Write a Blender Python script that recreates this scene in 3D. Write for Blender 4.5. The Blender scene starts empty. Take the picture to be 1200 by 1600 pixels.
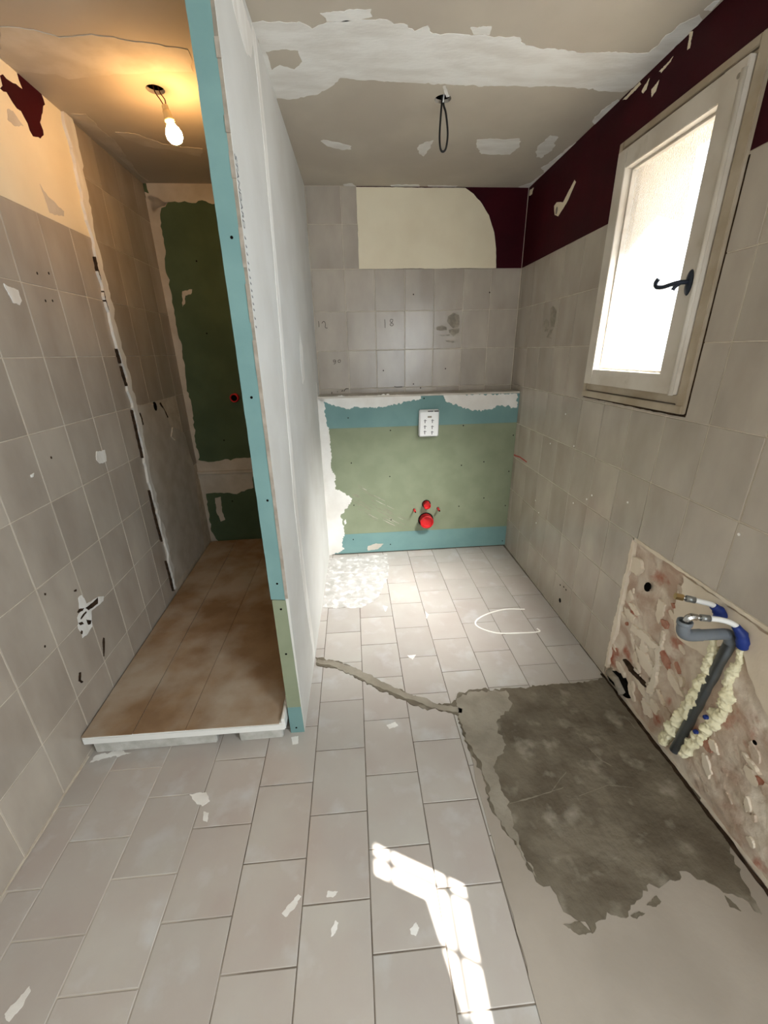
import bpy, bmesh, math, random
from mathutils import Vector, Matrix, noise, geometry
random.seed(11)
S = bpy.context.scene
COL = S.collection

# ------------------------------------------------------------------ camera, sky, sun, exposure
cam_d = bpy.data.cameras.new('camera')
cam = bpy.data.objects.new('camera', cam_d); COL.objects.link(cam)
cam_d.sensor_fit = 'VERTICAL'; cam_d.sensor_height = 36.0; cam_d.lens = 14.322
cam_d.clip_start = 0.02
_r = Vector((0.998021, -0.059879, -0.019201)); _u = Vector((0.039728, 0.36373, 0.930657)); _f = Vector((0.048742, 0.929578, -0.365389))
cam.matrix_world = Matrix(((_r.x, _u.x, -_f.x, 0.0), (_r.y, _u.y, -_f.y, 0.0), (_r.z, _u.z, -_f.z, 1.4866), (0, 0, 0, 1)))
S.camera = cam

S.view_settings.view_transform = 'Standard'
S.view_settings.look = 'None'
S.view_settings.gamma = 1.0
S.view_settings.use_curve_mapping = False
S.view_settings.exposure = 0.35
S.cycles.use_denoising = True

W = bpy.data.worlds.new('daylight'); S.world = W; W.use_nodes = True
bg = W.node_tree.nodes['Background']
bg.inputs['Color'].default_value = (0.80, 0.90, 1.0, 1); bg.inputs['Strength'].default_value = 3.6

SUN_DIR = Vector((-0.590, 0.287, -0.755))
def sun(name, strength, angle, color, direction=SUN_DIR):
    d = bpy.data.lights.new(name, 'SUN'); d.energy = strength; d.angle = math.radians(angle); d.color = color
    o = bpy.data.objects.new(name, d); COL.objects.link(o)
    o.rotation_euler = direction.to_track_quat('-Z', 'Y').to_euler(); o.location = (4, -2, 5)
    return o
sun('sun', 32.0, 0.55, (1.0, 0.97, 0.92))
_a = bpy.data.lights.new('doorway_fill', 'AREA'); _a.shape = 'RECTANGLE'; _a.size = 0.66; _a.size_y = 1.9  # added fill lamp standing in for light from the next room
_a.energy = 20.0; _a.color = (0.86, 0.94, 1.0)
_ao = bpy.data.objects.new('doorway_fill', _a); COL.objects.link(_ao)
_ao.location = (0.78, -1.12, 1.05); _ao.rotation_euler = (math.radians(90), 0, 0)
_b = bpy.data.lights.new('side_window_daylight', 'AREA'); _b.shape = 'RECTANGLE'; _b.size = 0.88; _b.size_y = 0.70   # sky light falling in at window 2
_b.energy = 38.0; _b.color = (0.88, 0.95, 1.0)
_bo = bpy.data.objects.new('side_window_daylight', _b); COL.objects.link(_bo)
_bo.location = (1.128, -0.425, 1.60); _bo.rotation_euler = (0, math.radians(90), 0)
_w = bpy.data.lights.new('window_daylight', 'AREA'); _w.shape = 'RECTANGLE'; _w.size = 0.42; _w.size_y = 0.46     # hazy sunlight falling in at window 1
_w.energy = 33.0; _w.color = (1.0, 0.985, 0.95); _w.spread = math.radians(64)
_wo = bpy.data.objects.new('window_daylight', _w); COL.objects.link(_wo)
_wo.location = (1.31, 1.66, 1.83); _wo.rotation_euler = Vector((-0.39, 0.34, -0.855)).to_track_quat('-Z', 'Y').to_euler()

# ------------------------------------------------------------------ helpers
def lin(c):
    return tuple(((v / 255.0) / 12.92 if v / 255.0 <= 0.04045 else ((v / 255.0 + 0.055) / 1.055) ** 2.4) for v in c) + (1.0,)

def mat(name, c1, c2=None, scale=6.0, rough=0.6, spec=0.3, bump=0.0, bscale=60.0, rand=0.0, c3=None, s3=3.0, t3=(0.5, 0.6),
        stretch=(1, 1, 1), metal=0.0, lo=0.38, hi=0.62, detail=5.0, coat=0.0, dist=0.0, randoff=True):
    m = bpy.data.materials.new(name); m.use_nodes = True
    nt = m.node_tree; N = nt.nodes; L = nt.links
    P = N['Principled BSDF']
    P.inputs['Roughness'].default_value = rough
    P.inputs['Specular IOR Level'].default_value = spec
    P.inputs['Metallic'].default_value = metal
    P.inputs['Coat Weight'].default_value = coat
    if c2 is None:
        P.inputs['Base Color'].default_value = lin(c1)
        if not bump: return m
    geo = N.new('ShaderNodeNewGeometry'); vec = geo.outputs['Position']
    oi = N.new('ShaderNodeObjectInfo')
    if stretch != (1, 1, 1):
        mp = N.new('ShaderNodeMapping'); mp.inputs['Scale'].default_value = stretch
        L.new(vec, mp.inputs['Vector']); vec = mp.outputs['Vector']
    if rand and randoff:
        ml = N.new('ShaderNodeMath'); ml.operation = 'MULTIPLY'; ml.inputs[1].default_value = 53.0
        L.new(oi.outputs['Random'], ml.inputs[0])
        ad = N.new('ShaderNodeVectorMath'); ad.operation = 'ADD'
        L.new(vec, ad.inputs[0]); L.new(ml.outputs[0], ad.inputs[1]); vec = ad.outputs[0]
    if c2 is not None:
        nz = N.new('ShaderNodeTexNoise'); nz.inputs['Scale'].default_value = scale; nz.inputs['Detail'].default_value = detail
        nz.inputs['Distortion'].default_value = dist
        L.new(vec, nz.inputs['Vector'])
        rp = N.new('ShaderNodeValToRGB'); rp.color_ramp.elements[0].position = lo; rp.color_ramp.elements[1].position = hi
        rp.color_ramp.elements[0].color = lin(c1); rp.color_ramp.elements[1].color = lin(c2)
        L.new(nz.outputs['Fac'], rp.inputs['Fac']); col = rp.outputs['Color']
        if c3 is not None:
            n3 = N.new('ShaderNodeTexNoise'); n3.inputs['Scale'].default_value = s3; n3.inputs['Detail'].default_value = 8.0
            L.new(vec, n3.inputs['Vector'])
            r3 = N.new('ShaderNodeMapRange'); r3.inputs['From Min'].default_value = t3[0]; r3.inputs['From Max'].default_value = t3[1]
            L.new(n3.outputs['Fac'], r3.inputs['Value'])
            mx = N.new('ShaderNodeMix'); mx.data_type = 'RGBA'; mx.inputs[7].default_value = lin(c3)
            L.new(r3.outputs[0], mx.inputs[0]); L.new(col, mx.inputs[6]); col = mx.outputs[2]
        if rand:
            mr = N.new('ShaderNodeMapRange'); mr.inputs['To Min'].default_value = 1 - rand; mr.inputs['To Max'].default_value = 1 + rand
            L.new(oi.outputs['Random'], mr.inputs['Value'])
            hs = N.new('ShaderNodeHueSaturation'); L.new(col, hs.inputs['Color']); L.new(mr.outputs[0], hs.inputs['Value'])
            col = hs.outputs['Color']
        L.new(col, P.inputs['Base Color'])
    if bump:
        nb = N.new('ShaderNodeTexNoise'); nb.inputs['Scale'].default_value = bscale; nb.inputs['Detail'].default_value = 6.0
        L.new(vec, nb.inputs['Vector'])
        bp = N.new('ShaderNodeBump'); bp.inputs['Strength'].default_value = bump; bp.inputs['Distance'].default_value = 0.01
        L.new(nb.outputs['Fac'], bp.inputs['Height']); L.new(bp.outputs[0], P.inputs['Normal'])
    return m

M = {}
M['wall_tile'] = mat('glazed_wall_tile', (180, 170, 157), (158, 147, 135), 6, 0.24, 0.45, 0.06, 14, rand=0.05, stretch=(1, 1, 0.45), lo=0.3, hi=0.7)
M['floor_tile'] = mat('matt_floor_tile', (179, 174, 166), (171, 161, 153), 5, 0.40, 0.4, 0.05, 25, rand=0.05, lo=0.30, hi=0.70, c3=(188, 187, 185), s3=9, t3=(0.55, 0.8))
M['grout'] = mat('pale_wall_grout', (206, 196, 180), (190, 178, 160), 20, 0.9)
M['floor_grout'] = mat('dirty_floor_grout', (100, 90, 80), (128, 118, 106), 9, 0.95)
def grout_by_side(m):
    nt = m.node_tree; N = nt.nodes; L = nt.links; P = N['Principled BSDF']
    src = P.inputs['Base Color'].links[0].from_socket
    g = N.new('ShaderNodeNewGeometry'); sx = N.new('ShaderNodeSeparateXYZ'); L.new(g.outputs['Position'], sx.inputs[0])
    nz = N.new('ShaderNodeTexNoise'); nz.inputs['Scale'].default_value = 2.5; L.new(g.outputs['Position'], nz.inputs['Vector'])
    ad = N.new('ShaderNodeMath'); ad.operation = 'ADD'; L.new(sx.outputs[0], ad.inputs[0]); L.new(nz.outputs['Fac'], ad.inputs[1])
    mr = N.new('ShaderNodeMapRange'); mr.inputs['From Min'].default_value = -0.22; mr.inputs['From Max'].default_value = 0.02
    L.new(ad.outputs[0], mr.inputs['Value'])
    mx = N.new('ShaderNodeMix'); mx.data_type = 'RGBA'; mx.inputs[6].default_value = lin((190, 182, 170))
    L.new(mr.outputs[0], mx.inputs[0]); L.new(src, mx.inputs[7]); L.new(mx.outputs[2], P.inputs['Base Color'])
grout_by_side(M['floor_grout'])                 # joints wiped with pale mortar along the left wall
M['ceiling'] = mat('bare_ceiling_board', (187, 178, 163), (179, 169, 155), 3, 0.9, 0.15)
M['plaster'] = mat('white_filler', (230, 228, 223), (216, 212, 205), 6, 0.85, 0.2, 0.12, 40, stretch=(1, 3, 1))
M['grey_plaster'] = mat('thin_filler', (200, 193, 182), (186, 178, 165), 9, 0.9, 0.15, 0.08, 40)
M['spill'] = mat('dried_plaster_dust', (190, 187, 182), (172, 168, 161), 14, 0.9, 0.15, 0.2, 60, c3=(212, 210, 206), s3=22, t3=(0.5, 0.62))
M['cream'] = mat('cream_wall_paint', (233, 222, 196), (224, 211, 184), 3, 0.75, 0.25, 0.03, 30)
M['burgundy'] = mat('burgundy_wall_paint', (58, 4, 15), (48, 3, 13), 4, 0.6, 0.12, 0.03, 40)
M['teal'] = mat('teal_plasterboard', (114, 146, 144), (107, 139, 138), 6, 0.85, 0.2, 0.03, 80)
M['green'] = mat('sage_plasterboard', (134, 141, 117), (127, 134, 110), 8, 0.85, 0.2, 0.03, 80)
M['shaded_green'] = mat('shaded_green_board', (84, 100, 76), (76, 92, 70), 5, 0.85, 0.2)  # shower shade mixed into the sage board colour
M['board'] = mat('white_plasterboard', (205, 204, 199), (198, 196, 190), 4, 0.85, 0.2)
M['gypsum'] = mat('gypsum_edge', (160, 150, 138), (142, 132, 120), 30, 0.95, bump=0.3)
M['card'] = mat('dusty_cardboard', (150, 124, 96), (136, 110, 84), 8, 0.9, 0.1, 0.1, 30, c3=(172, 158, 140), s3=2.6, t3=(0.46, 0.62))
M['enamel'] = mat('white_tray', (226, 226, 222), rough=0.35, spec=0.5)
M['block'] = mat('grey_block', (190, 188, 182), (170, 168, 160), 20, 0.9, bump=0.2)
M['concrete'] = mat('damp_concrete', (92, 83, 69), (114, 105, 90), 7, 0.75, 0.25, 0.5, 40, c3=(142, 134, 120), s3=11, t3=(0.56, 0.72), detail=8)
M['concrete_pale'] = mat('dry_concrete', (130, 122, 107), (122, 114, 99), 12, 0.85)
M['screed'] = mat('pale_screed', (164, 154, 142), (152, 142, 130), 3, 0.6, 0.3, 0.06, 60)
M['masonry'] = mat('bare_masonry', (184, 160, 142), (216, 204, 188), 10, 0.95, 0.1, 0.6, 45, c3=(166, 104, 84), s3=9, t3=(0.60, 0.72), detail=9, dist=0.6)
M['brick'] = mat('brick_red', (166, 112, 92), (180, 136, 116), 30, 0.95, 0.1, 0.4, 80)
M['pale_mortar'] = mat('pale_mortar', (200, 184, 166), (184, 164, 146), 30, 0.95, 0.1, 0.4, 80)
M['cream_plaster'] = mat('old_cream_plaster', (226, 214, 196), (214, 200, 180), 6, 0.9, 0.15, 0.12, 40)
M['foam'] = mat('expanding_foam', (236, 230, 200), (222, 214, 180), 20, 0.8, 0.2, 0.3, 90)
M['pvc'] = mat('grey_pvc', (112, 118, 124), (104, 110, 117), 20, 0.4, 0.45)
M['blue'] = mat('blue_sheath', (24, 52, 130), (18, 42, 112), 20, 0.5, 0.4)
M['hose'] = mat('white_hose', (236, 236, 234), rough=0.4, spec=0.5)
M['brass'] = mat('brass', (190, 160, 110), rough=0.35, metal=1.0)
M['chrome'] = mat('chrome', (200, 198, 194), rough=0.18, metal=1.0)
M['steel'] = mat('crimp_steel', (150, 152, 150), rough=0.4, metal=0.8)
M['red'] = mat('red_plastic', (206, 34, 38), (196, 28, 32), 10, 0.4, 0.45)
M['dark'] = mat('black_void', (14, 12, 10), rough=0.95, spec=0.05)
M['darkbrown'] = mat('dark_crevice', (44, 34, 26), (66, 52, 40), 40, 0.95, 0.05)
M['wood'] = mat('painted_window_wood', (204, 196, 184), (190, 180, 166), 6, 0.55, 0.35, 0.05, 40, c3=(160, 146, 122), s3=8, t3=(0.62, 0.8))
M['oldwood'] = mat('yellowed_frame_wood', (176, 163, 144), (158, 143, 121), 7, 0.6, 0.3, 0.08, 40)
M['iron'] = mat('dark_iron', (34, 40, 52), rough=0.5, spec=0.4, metal=0.3)
M['cable'] = mat('black_cable', (26, 24, 22), rough=0.5)
M['copper'] = mat('brown_wire', (92, 48, 30), rough=0.5)
M['white_plastic'] = mat('white_plastic', (232, 232, 230), rough=0.4, spec=0.5)
M['clear_plastic'] = mat('clear_terminal', (205, 190, 150), rough=0.25, spec=0.5)
M['ink'] = mat('grey_print', (120, 120, 120), rough=0.8)
M['pencil'] = mat('pencil_line', (62, 54, 48), rough=0.9)
M['chalk'] = mat('chalk', (240, 238, 232), rough=0.95)
M['smudge'] = mat('grey_smudge', (128, 120, 108), (150, 140, 126), 30, 0.7)
M['render'] = mat('exterior_render', (216, 206, 188), (206, 194, 174), 8, 0.9, bump=0.2)
M['ground'] = mat('gravel_ground', (176, 168, 156), (160, 150, 138), 12, 0.95)
M['redpencil'] = mat('red_crayon', (160, 70, 58), rough=0.9)

# rippled window glass
def glass_mat():
    m = bpy.data.materials.new('rippled_glass'); m.use_nodes = True
    nt = m.node_tree; N = nt.nodes; L = nt.links
    N.remove(N['Principled BSDF']); out = N['Material Output']
    tc = N.new('ShaderNodeNewGeometry')
    nz = N.new('ShaderNodeTexVoronoi'); nz.inputs['Scale'].default_value = 170.0; L.new(tc.outputs['Position'], nz.inputs['Vector'])
    bp = N.new('ShaderNodeBump'); bp.inputs['Strength'].default_value = 0.7; bp.inputs['Distance'].default_value = 0.004
    L.new(nz.outputs['Distance'], bp.inputs['Height'])
    rf = N.new('ShaderNodeBsdfRefraction'); rf.inputs['IOR'].default_value = 1.18; rf.inputs['Roughness'].default_value = 0.12
    rf.inputs['Color'].default_value = (0.95, 0.98, 1.0, 1); L.new(bp.outputs[0], rf.inputs['Normal'])
    tr = N.new('ShaderNodeBsdfTransparent'); tr.inputs['Color'].default_value = (0.95, 0.97, 1.0, 1)
    tl = N.new('ShaderNodeBsdfTranslucent'); tl.inputs['Color'].default_value = (0.9, 0.95, 1.0, 1); L.new(bp.outputs[0], tl.inputs['Normal'])
    m1 = N.new('ShaderNodeMixShader'); m1.inputs[0].default_value = 0.46
    L.new(rf.outputs[0], m1.inputs[1]); L.new(tr.outputs[0], m1.inputs[2])
    m2 = N.new('ShaderNodeMixShader'); m2.inputs[0].default_value = 0.10
    L.new(m1.outputs[0], m2.inputs[1]); L.new(tl.outputs[0], m2.inputs[2])
    L.new(m2.outputs[0], out.inputs['Surface'])
    return m
M['glass'] = glass_mat()
def frosted_mat():
    m = bpy.data.materials.new('frosted_sun_stop'); m.use_nodes = True
    N = m.node_tree.nodes; L = m.node_tree.links; N.remove(N['Principled BSDF'])
    tl = N.new('ShaderNodeBsdfTranslucent'); tl.inputs['Color'].default_value = (0.72, 0.78, 0.82, 1)
    gl = N.new('ShaderNodeBsdfDiffuse'); gl.inputs['Color'].default_value = (0.7, 0.72, 0.74, 1)
    mx = N.new('ShaderNodeMixShader'); mx.inputs[0].default_value = 0.4
    L.new(tl.outputs[0], mx.inputs[1]); L.new(gl.outputs[0], mx.inputs[2]); L.new(mx.outputs[0], N['Material Output'].inputs['Surface'])
    return m
M['frosted'] = frosted_mat()

def emit_mat(name, col, strength):
    m = bpy.data.materials.new(name); m.use_nodes = True
    P = m.node_tree.nodes['Principled BSDF']
    P.inputs['Emission Color'].default_value = col; P.inputs['Emission Strength'].default_value = strength
    return m
M['bulb'] = emit_mat('glowing_bulb', (1.0, 0.53, 0.19, 1), 140.0)

def obj(name, data, material=None, parent=None, smooth=False, label=None):
    """link a bmesh / mesh as one object"""
    if isinstance(data, bmesh.types.BMesh):
        me = bpy.data.meshes.new(name); bmesh.ops.recalc_face_normals(data, faces=data.faces); data.to_mesh(me); data.free()
    else:
        me = data
    if material is not None and not me.materials: me.materials.append(M[material])
    if smooth:
        for p in me.polygons: p.use_smooth = True
    o = bpy.data.objects.new(name, me); COL.objects.link(o)
    if parent is not None:
        o.parent = parent; o.matrix_parent_inverse = parent.matrix_basis.inverted()
    if label: o['label'] = label
    return o

def empty(name, loc, label, cat, group=None, kind=None):
    o = bpy.data.objects.new(name, None); o.empty_display_size = 0.05; COL.objects.link(o)
    o.location = loc; o.matrix_basis = Matrix.Translation(Vector(loc))
    return tag(o, label, cat, group, kind)

def tag(o, label, cat, group=None, kind=None):
    o['label'] = label; o['category'] = cat
    if group: o['group'] = group
    if kind: o['kind'] = kind
    return o

class Frame:
    """a flat surface: a along u, b along v, c out of the surface"""
    def __init__(s, o, u, v, n):
        s.o, s.u, s.v, s.n = Vector(o), Vector(u), Vector(v), Vector(n).normalized()
    def P(s, a, b, c=0.0): return s.o + s.u * a + s.v * b + s.n * c
    def mat(s, a, b, c=0.0, rot=(0, 0, 0)):
        v = s.v.normalized(); n = s.n; u = v.cross(n)
        m = Matrix((u, v, n)).transposed().to_4x4()
        p = s.P(a, b, c)
        return Matrix.Translation(p) @ m @ Matrix.Rotation(rot[0], 4, 'X') @ Matrix.Rotation(rot[1], 4, 'Y') @ Matrix.Rotation(rot[2], 4, 'Z')

H = 2.45; XR = 1.137; YB = 3.096; YBOX = 2.905; TB = 0.0251; XL = -1.1854; SL = -0.0497; XP = -0.287; ZL = 1.21; YF = 1.2815
RIGHT = Frame((XR, 0, 0), (0, 1, 0), (0, 0, 1), (-1, 0, 0))
LEFT = Frame((XL - 2 * SL, 0, 0), (SL, 1, 0), (0, 0, 1), (1, -SL, 0))
BACK = Frame((0, YB, 0), (1, TB, 0), (0, 0, 1), (TB, -1, 0))
BOX = Frame((0, YBOX, 0), (1, TB, 0), (0, 0, 1), (TB, -1, 0))
FLOOR = Frame((0, 0, 0), (1, 0, 0), (0, 1, 0), (0, 0, 1))
CEIL = Frame((0, 0, H), (1, 0, 0), (0, 1, 0), (0, 0, -1))
PART = Frame((XP, 0, 0), (0, 1, 0), (0, 0, 1), (1, 0, 0))
FRONT = Frame((0, YF, 0), (1, 0, 0), (0, 0, 1), (0, -1, 0))

def add_box(bm, fr, a0, a1, b0, b1, c0, c1):
    vs = [bm.verts.new(fr.P(a, b, c)) for c in (c0, c1) for b in (b0, b1) for a in (a0, a1)]
    for f in ((0, 1, 3, 2), (4, 6, 7, 5), (0, 4, 5, 1), (2, 3, 7, 6), (0, 2, 6, 4), (1, 5, 7, 3)):
        bm.faces.new([vs[i] for i in f])

def boxes(fr, rects, c0, c1, bevel=0.0):
    bm = bmesh.new()
    for r in rects: add_box(bm, fr, *r, c0, c1)
    if bevel: bmesh.ops.bevel(bm, geom=bm.edges[:], offset=bevel, segments=2, affect='EDGES')
    return bm

def sub(rect, holes):
    """rectangle minus rectangles -> list of rectangles"""
    out = [rect]
    for (h0, h1, k0, k1) in holes:
        nxt = []
        for (a0, a1, b0, b1) in out:
            if h0 >= a1 or h1 <= a0 or k0 >= b1 or k1 <= b0: nxt.append((a0, a1, b0, b1)); continue
            if h0 > a0: nxt.append((a0, h0, b0, b1))
            if h1 < a1: nxt.append((h1, a1, b0, b1))
            m0, m1 = max(a0, h0), min(a1, h1)
            if k0 > b0: nxt.append((m0, m1, b0, k0))
            if k1 < b1: nxt.append((m0, m1, k1, b1))
        out = nxt
    return [r for r in out if r[1] - r[0] > 0.004 and r[3] - r[2] > 0.004]

_tiles = {}
def tile_mesh(w, h, m):
    key = (round(w, 3), round(h, 3), m)
    if key in _tiles: return _tiles[key]
    e = 0.0016; bm = bmesh.new()
    ring = lambda x, y, z: [bm.verts.new((sx * x, sy * y, z)) for sx, sy in ((-1, -1), (1, -1), (1, 1), (-1, 1))]
    t = ring(w / 2 - e, h / 2 - e, 0); k = ring(w / 2, h / 2, -0.0012); b = ring(w / 2, h / 2, -0.005)
    bm.faces.new(t)
    for i in range(4):
        j = (i + 1) % 4
        bm.faces.new((k[i], k[j], t[j], t[i])); bm.faces.new((b[i], b[j], k[j], k[i]))
    me = bpy.data.meshes.new('tile'); bm.to_mesh(me); bm.free(); me.materials.append(M[m])
    _tiles[key] = me
    return me

def lay_tile(fr, a0, a1, b0, b1, m, parent, holes=(), joint=0.0035, jit=0.0004, tilt=0.0025):
    g = joint / 2
    rects = sub((a0 + g, a1 - g, b0 + g, b1 - g), holes)
    if not rects: return
    if len(rects) == 1:
        a0, a1, b0, b1 = rects[0]
        o = obj('tile', tile_mesh(a1 - a0, b1 - b0, m), None, parent)
        o.matrix_basis = fr.mat((a0 + a1) / 2, (b0 + b1) / 2, random.uniform(-jit, jit), (random.gauss(0, tilt) * .5, random.gauss(0, tilt) * .5, random.gauss(0, 0.0012)))
    else:
        obj('tile', boxes(fr, rects, -0.005, 0.0), m, parent)

def rough_outline(pts, amp, step):
    """break a polygon's edges into an irregular outline"""
    n = len(pts); out = []
    per = sum((Vector(pts[i]) - Vector(pts[(i + 1) % n])).length for i in range(n))
    step = min(step, per / 36.0); amp = min(amp, per * 0.02)
    for i in range(n):
        p = Vector(pts[i]); q = Vector(pts[(i + 1) % n]); d = q - p; l = d.length
        if l < 1e-6: continue
        nn = Vector((-d.y, d.x)) / l; k = max(1, int(l / step)); walk = 0.0
        for j in range(k):
            walk = 0.55 * walk + random.uniform(-1, 1)
            w = p + d * ((j + (random.uniform(-0.2, 0.2) if j else 0)) / k) + nn * (amp * 0.85 * walk * (min(1.0, 1.6 * min(j, k - j) / k + 0.15)))
            out.append((w.x, w.y))
    return out

def patch(name, fr, pts, m, parent, t=0.0015, amp=0.006, step=0.02, label=None, base=-0.003):
    """a thin coat with an irregular outline lying on a surface"""
    pts = rough_outline(pts, amp, step) if amp else pts
    bm = bmesh.new(); n = len(pts)
    top = [bm.verts.new(fr.P(a, b, t)) for a, b in pts]
    bot = [bm.verts.new(fr.P(a, b, base)) for a, b in pts]
    for tri in geometry.tessellate_polygon([[Vector((a, b, 0)) for a, b in pts]]):
        try: bm.faces.new([top[k] for k in tri])
        except ValueError: pass
    for i in range(n): bm.faces.new((top[i], bot[i], bot[(i + 1) % n], top[(i + 1) % n]))
    return obj(name, bm, m, parent, label=label)

def ribbon(name, fr, pts, w, m, parent, t=0.002, amp=0.004, step=0.015, base=-0.003, label=None):
    """a strip of changing width along a polyline: w is one width or a list"""
    ws = list(w) if isinstance(w, (list, tuple)) else [w] * len(pts)
    P_, W_ = [], []
    for i in range(len(pts) - 1):
        p = Vector(pts[i]); q = Vector(pts[i + 1]); k = max(1, int((q - p).length / step)) if amp else 1
        for j in range(k):
            P_.append(p + (q - p) * (j / k)); W_.append(ws[i] + (ws[i + 1] - ws[i]) * (j / k))
    P_.append(Vector(pts[-1])); W_.append(ws[-1])
    bm = bmesh.new(); n = len(P_); rows = []; wl = wr = 0.0
    for i in range(n):
        d = P_[min(n - 1, i + 1)] - P_[max(0, i - 1)]; d = d.normalized() if d.length > 1e-9 else Vector((1, 0)); nn = Vector((-d.y, d.x))
        wl = 0.5 * wl + random.uniform(-1, 1) * amp * 0.5; wr = 0.5 * wr + random.uniform(-1, 1) * amp * 0.5
        h = W_[i] / 2
        a = P_[i] + nn * max(h + wl, 0.0004); b = P_[i] - nn * max(h + wr, 0.0004)
        rows.append([bm.verts.new(fr.P(a.x, a.y, base)), bm.verts.new(fr.P(a.x, a.y, t)), bm.verts.new(fr.P(b.x, b.y, t)), bm.verts.new(fr.P(b.x, b.y, base))])
    for i in range(n - 1):
        for k in range(3): bm.faces.new((rows[i][k], rows[i][k + 1], rows[i + 1][k + 1], rows[i + 1][k]))
    bm.faces.new(rows[0][::-1]); bm.faces.new(rows[-1])
    return obj(name, bm, m, parent, label=label)

def tube_bm(pts, rad, seg=12, caps=True, bm=None, jitter=0.0, seed=0.0):
    bm = bm or bmesh.new()
    pts = [Vector(p) for p in pts]; n = len(pts)
    rads = rad if isinstance(rad, (list, tuple)) else [rad] * n
    rings = []; prev = None
    for i in range(n):
        d = (pts[min(n - 1, i + 1)] - pts[max(0, i - 1)]).normalized()
        if prev is None:
            x = d.orthogonal().normalized()
        else:
            x = (prev - d * prev.dot(d)).normalized()
        prev = x; y = d.cross(x)
        ring = []
        for k in range(seg):
            t = 2 * math.pi * k / seg; q = x * math.cos(t) + y * math.sin(t); r = rads[i]
            if jitter:
                pp = pts[i] + q * r
                r *= 1 + jitter * (0.9 * noise.noise(pp * 38 + Vector((seed, 0, 0))) + 0.55 * abs(noise.noise(pp * 80 + Vector((0, seed, 0)))) + 0.3 * noise.noise(pp * 170))
            ring.append(bm.verts.new(pts[i] + q * r))
        rings.append(ring)
    for i in range(n - 1):
        for k in range(seg):
            bm.faces.new((rings[i][k], rings[i][(k + 1) % seg], rings[i + 1][(k + 1) % seg], rings[i + 1][k]))
    if caps:
        bm.faces.new(rings[0][::-1]); bm.faces.new(rings[-1])
    return bm

def spline(pts, k=6):
    pts = [Vector(p) for p in pts]; out = []
    for i in range(len(pts) - 1):
        p0 = pts[max(0, i - 1)]; p1 = pts[i]; p2 = pts[i + 1]; p3 = pts[min(len(pts) - 1, i + 2)]
        for j in range(k):
            t = j / k
            out.append(0.5 * ((2 * p1) + (p2 - p0) * t + (2 * p0 - 5 * p1 + 4 * p2 - p3) * t * t + (3 * p1 - p0 - 3 * p2 + p3) * t ** 3))
    out.append(pts[-1]); return out

def lathe_bm(profile, mtx, seg=24, bm=None):
    """profile of (radius, height) turned about local z"""
    bm = bm or bmesh.new(); rings = []
    for r, z in profile:
        rings.append([bm.verts.new(mtx @ Vector((max(r, 1e-5) * math.cos(2 * math.pi * k / seg), max(r, 1e-5) * math.sin(2 * math.pi * k / seg), z))) for k in range(seg)])
    for i in range(len(rings) - 1):
        for k in range(seg):
            bm.faces.new((rings[i][k], rings[i][(k + 1) % seg], rings[i + 1][(k + 1) % seg], rings[i + 1][k]))
    return bm

def disc(name, fr, a, b, ra, rb, m, parent, t=0.001, rot=0.0, label=None, amp=0.0):
    pts = []
    for k in range(20):
        th = 2 * math.pi * k / 20; x = ra * math.cos(th); y = rb * math.sin(th)
        pts.append((a + x * math.cos(rot) - y * math.sin(rot), b + x * math.sin(rot) + y * math.cos(rot)))
    return patch(name, fr, pts, m, parent, t, amp, 0.01, label)

# ================================================================== the setting
# ---- floor
floor = obj('floor', boxes(FLOOR, [(-1.5, 1.45, -1.2, 3.4)], -0.12, -0.002), 'floor_grout')
tag(floor, 'bathroom floor of staggered beige tiles with a concrete repair', 'floor', kind='structure')
FT = Frame((0, 0, 0), (0.99948, 0.032, 0), (-0.0165, 0.99986, 0), (0, 0, 1))
for k in range(-6, 8):
    x0 = -0.026 + 0.1975 * k + 0.011; x1 = x0 + 0.1975
    y0 = 0.9475 - 0.2462 * 6 + (0.123 if k % 2 == 0 else 0.0)
    for j in range(0, 14):
        a0, a1, b0, b1 = x0, x1, y0 + 0.2462 * j, y0 + 0.2462 * (j + 1)
        c = FT.P((a0 + a1) / 2, (b0 + b1) / 2)
        if b1 < 0.15: continue
        xl = XL + SL * (c.y - 2); yb = YBOX + TB * c.x if c.x > -0.35 else YB
        sk = 0.0165 * c.y                                            # the grid leans a little against the walls
        if b0 > yb - 0.03 or a0 > XR + sk - 0.02 or a1 < xl + sk + 0.03: continue
        if a0 > 0.50 and b1 < 1.40: continue                       # under the concrete
        if a1 < -0.36 and b0 > 1.42: continue                      # under the shower tray
        hs = []
        a1 = min(a1, XR + sk - 0.003)
        a0 = max(a0, xl + sk + 0.008)
        b1 = min(b1, yb - 0.032 * c.x - 0.002)
        lay_tile(FT, a0, a1, b0, b1, 'floor_tile', floor, hs, joint=0.0032, jit=0.0003, tilt=0.003)

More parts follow.
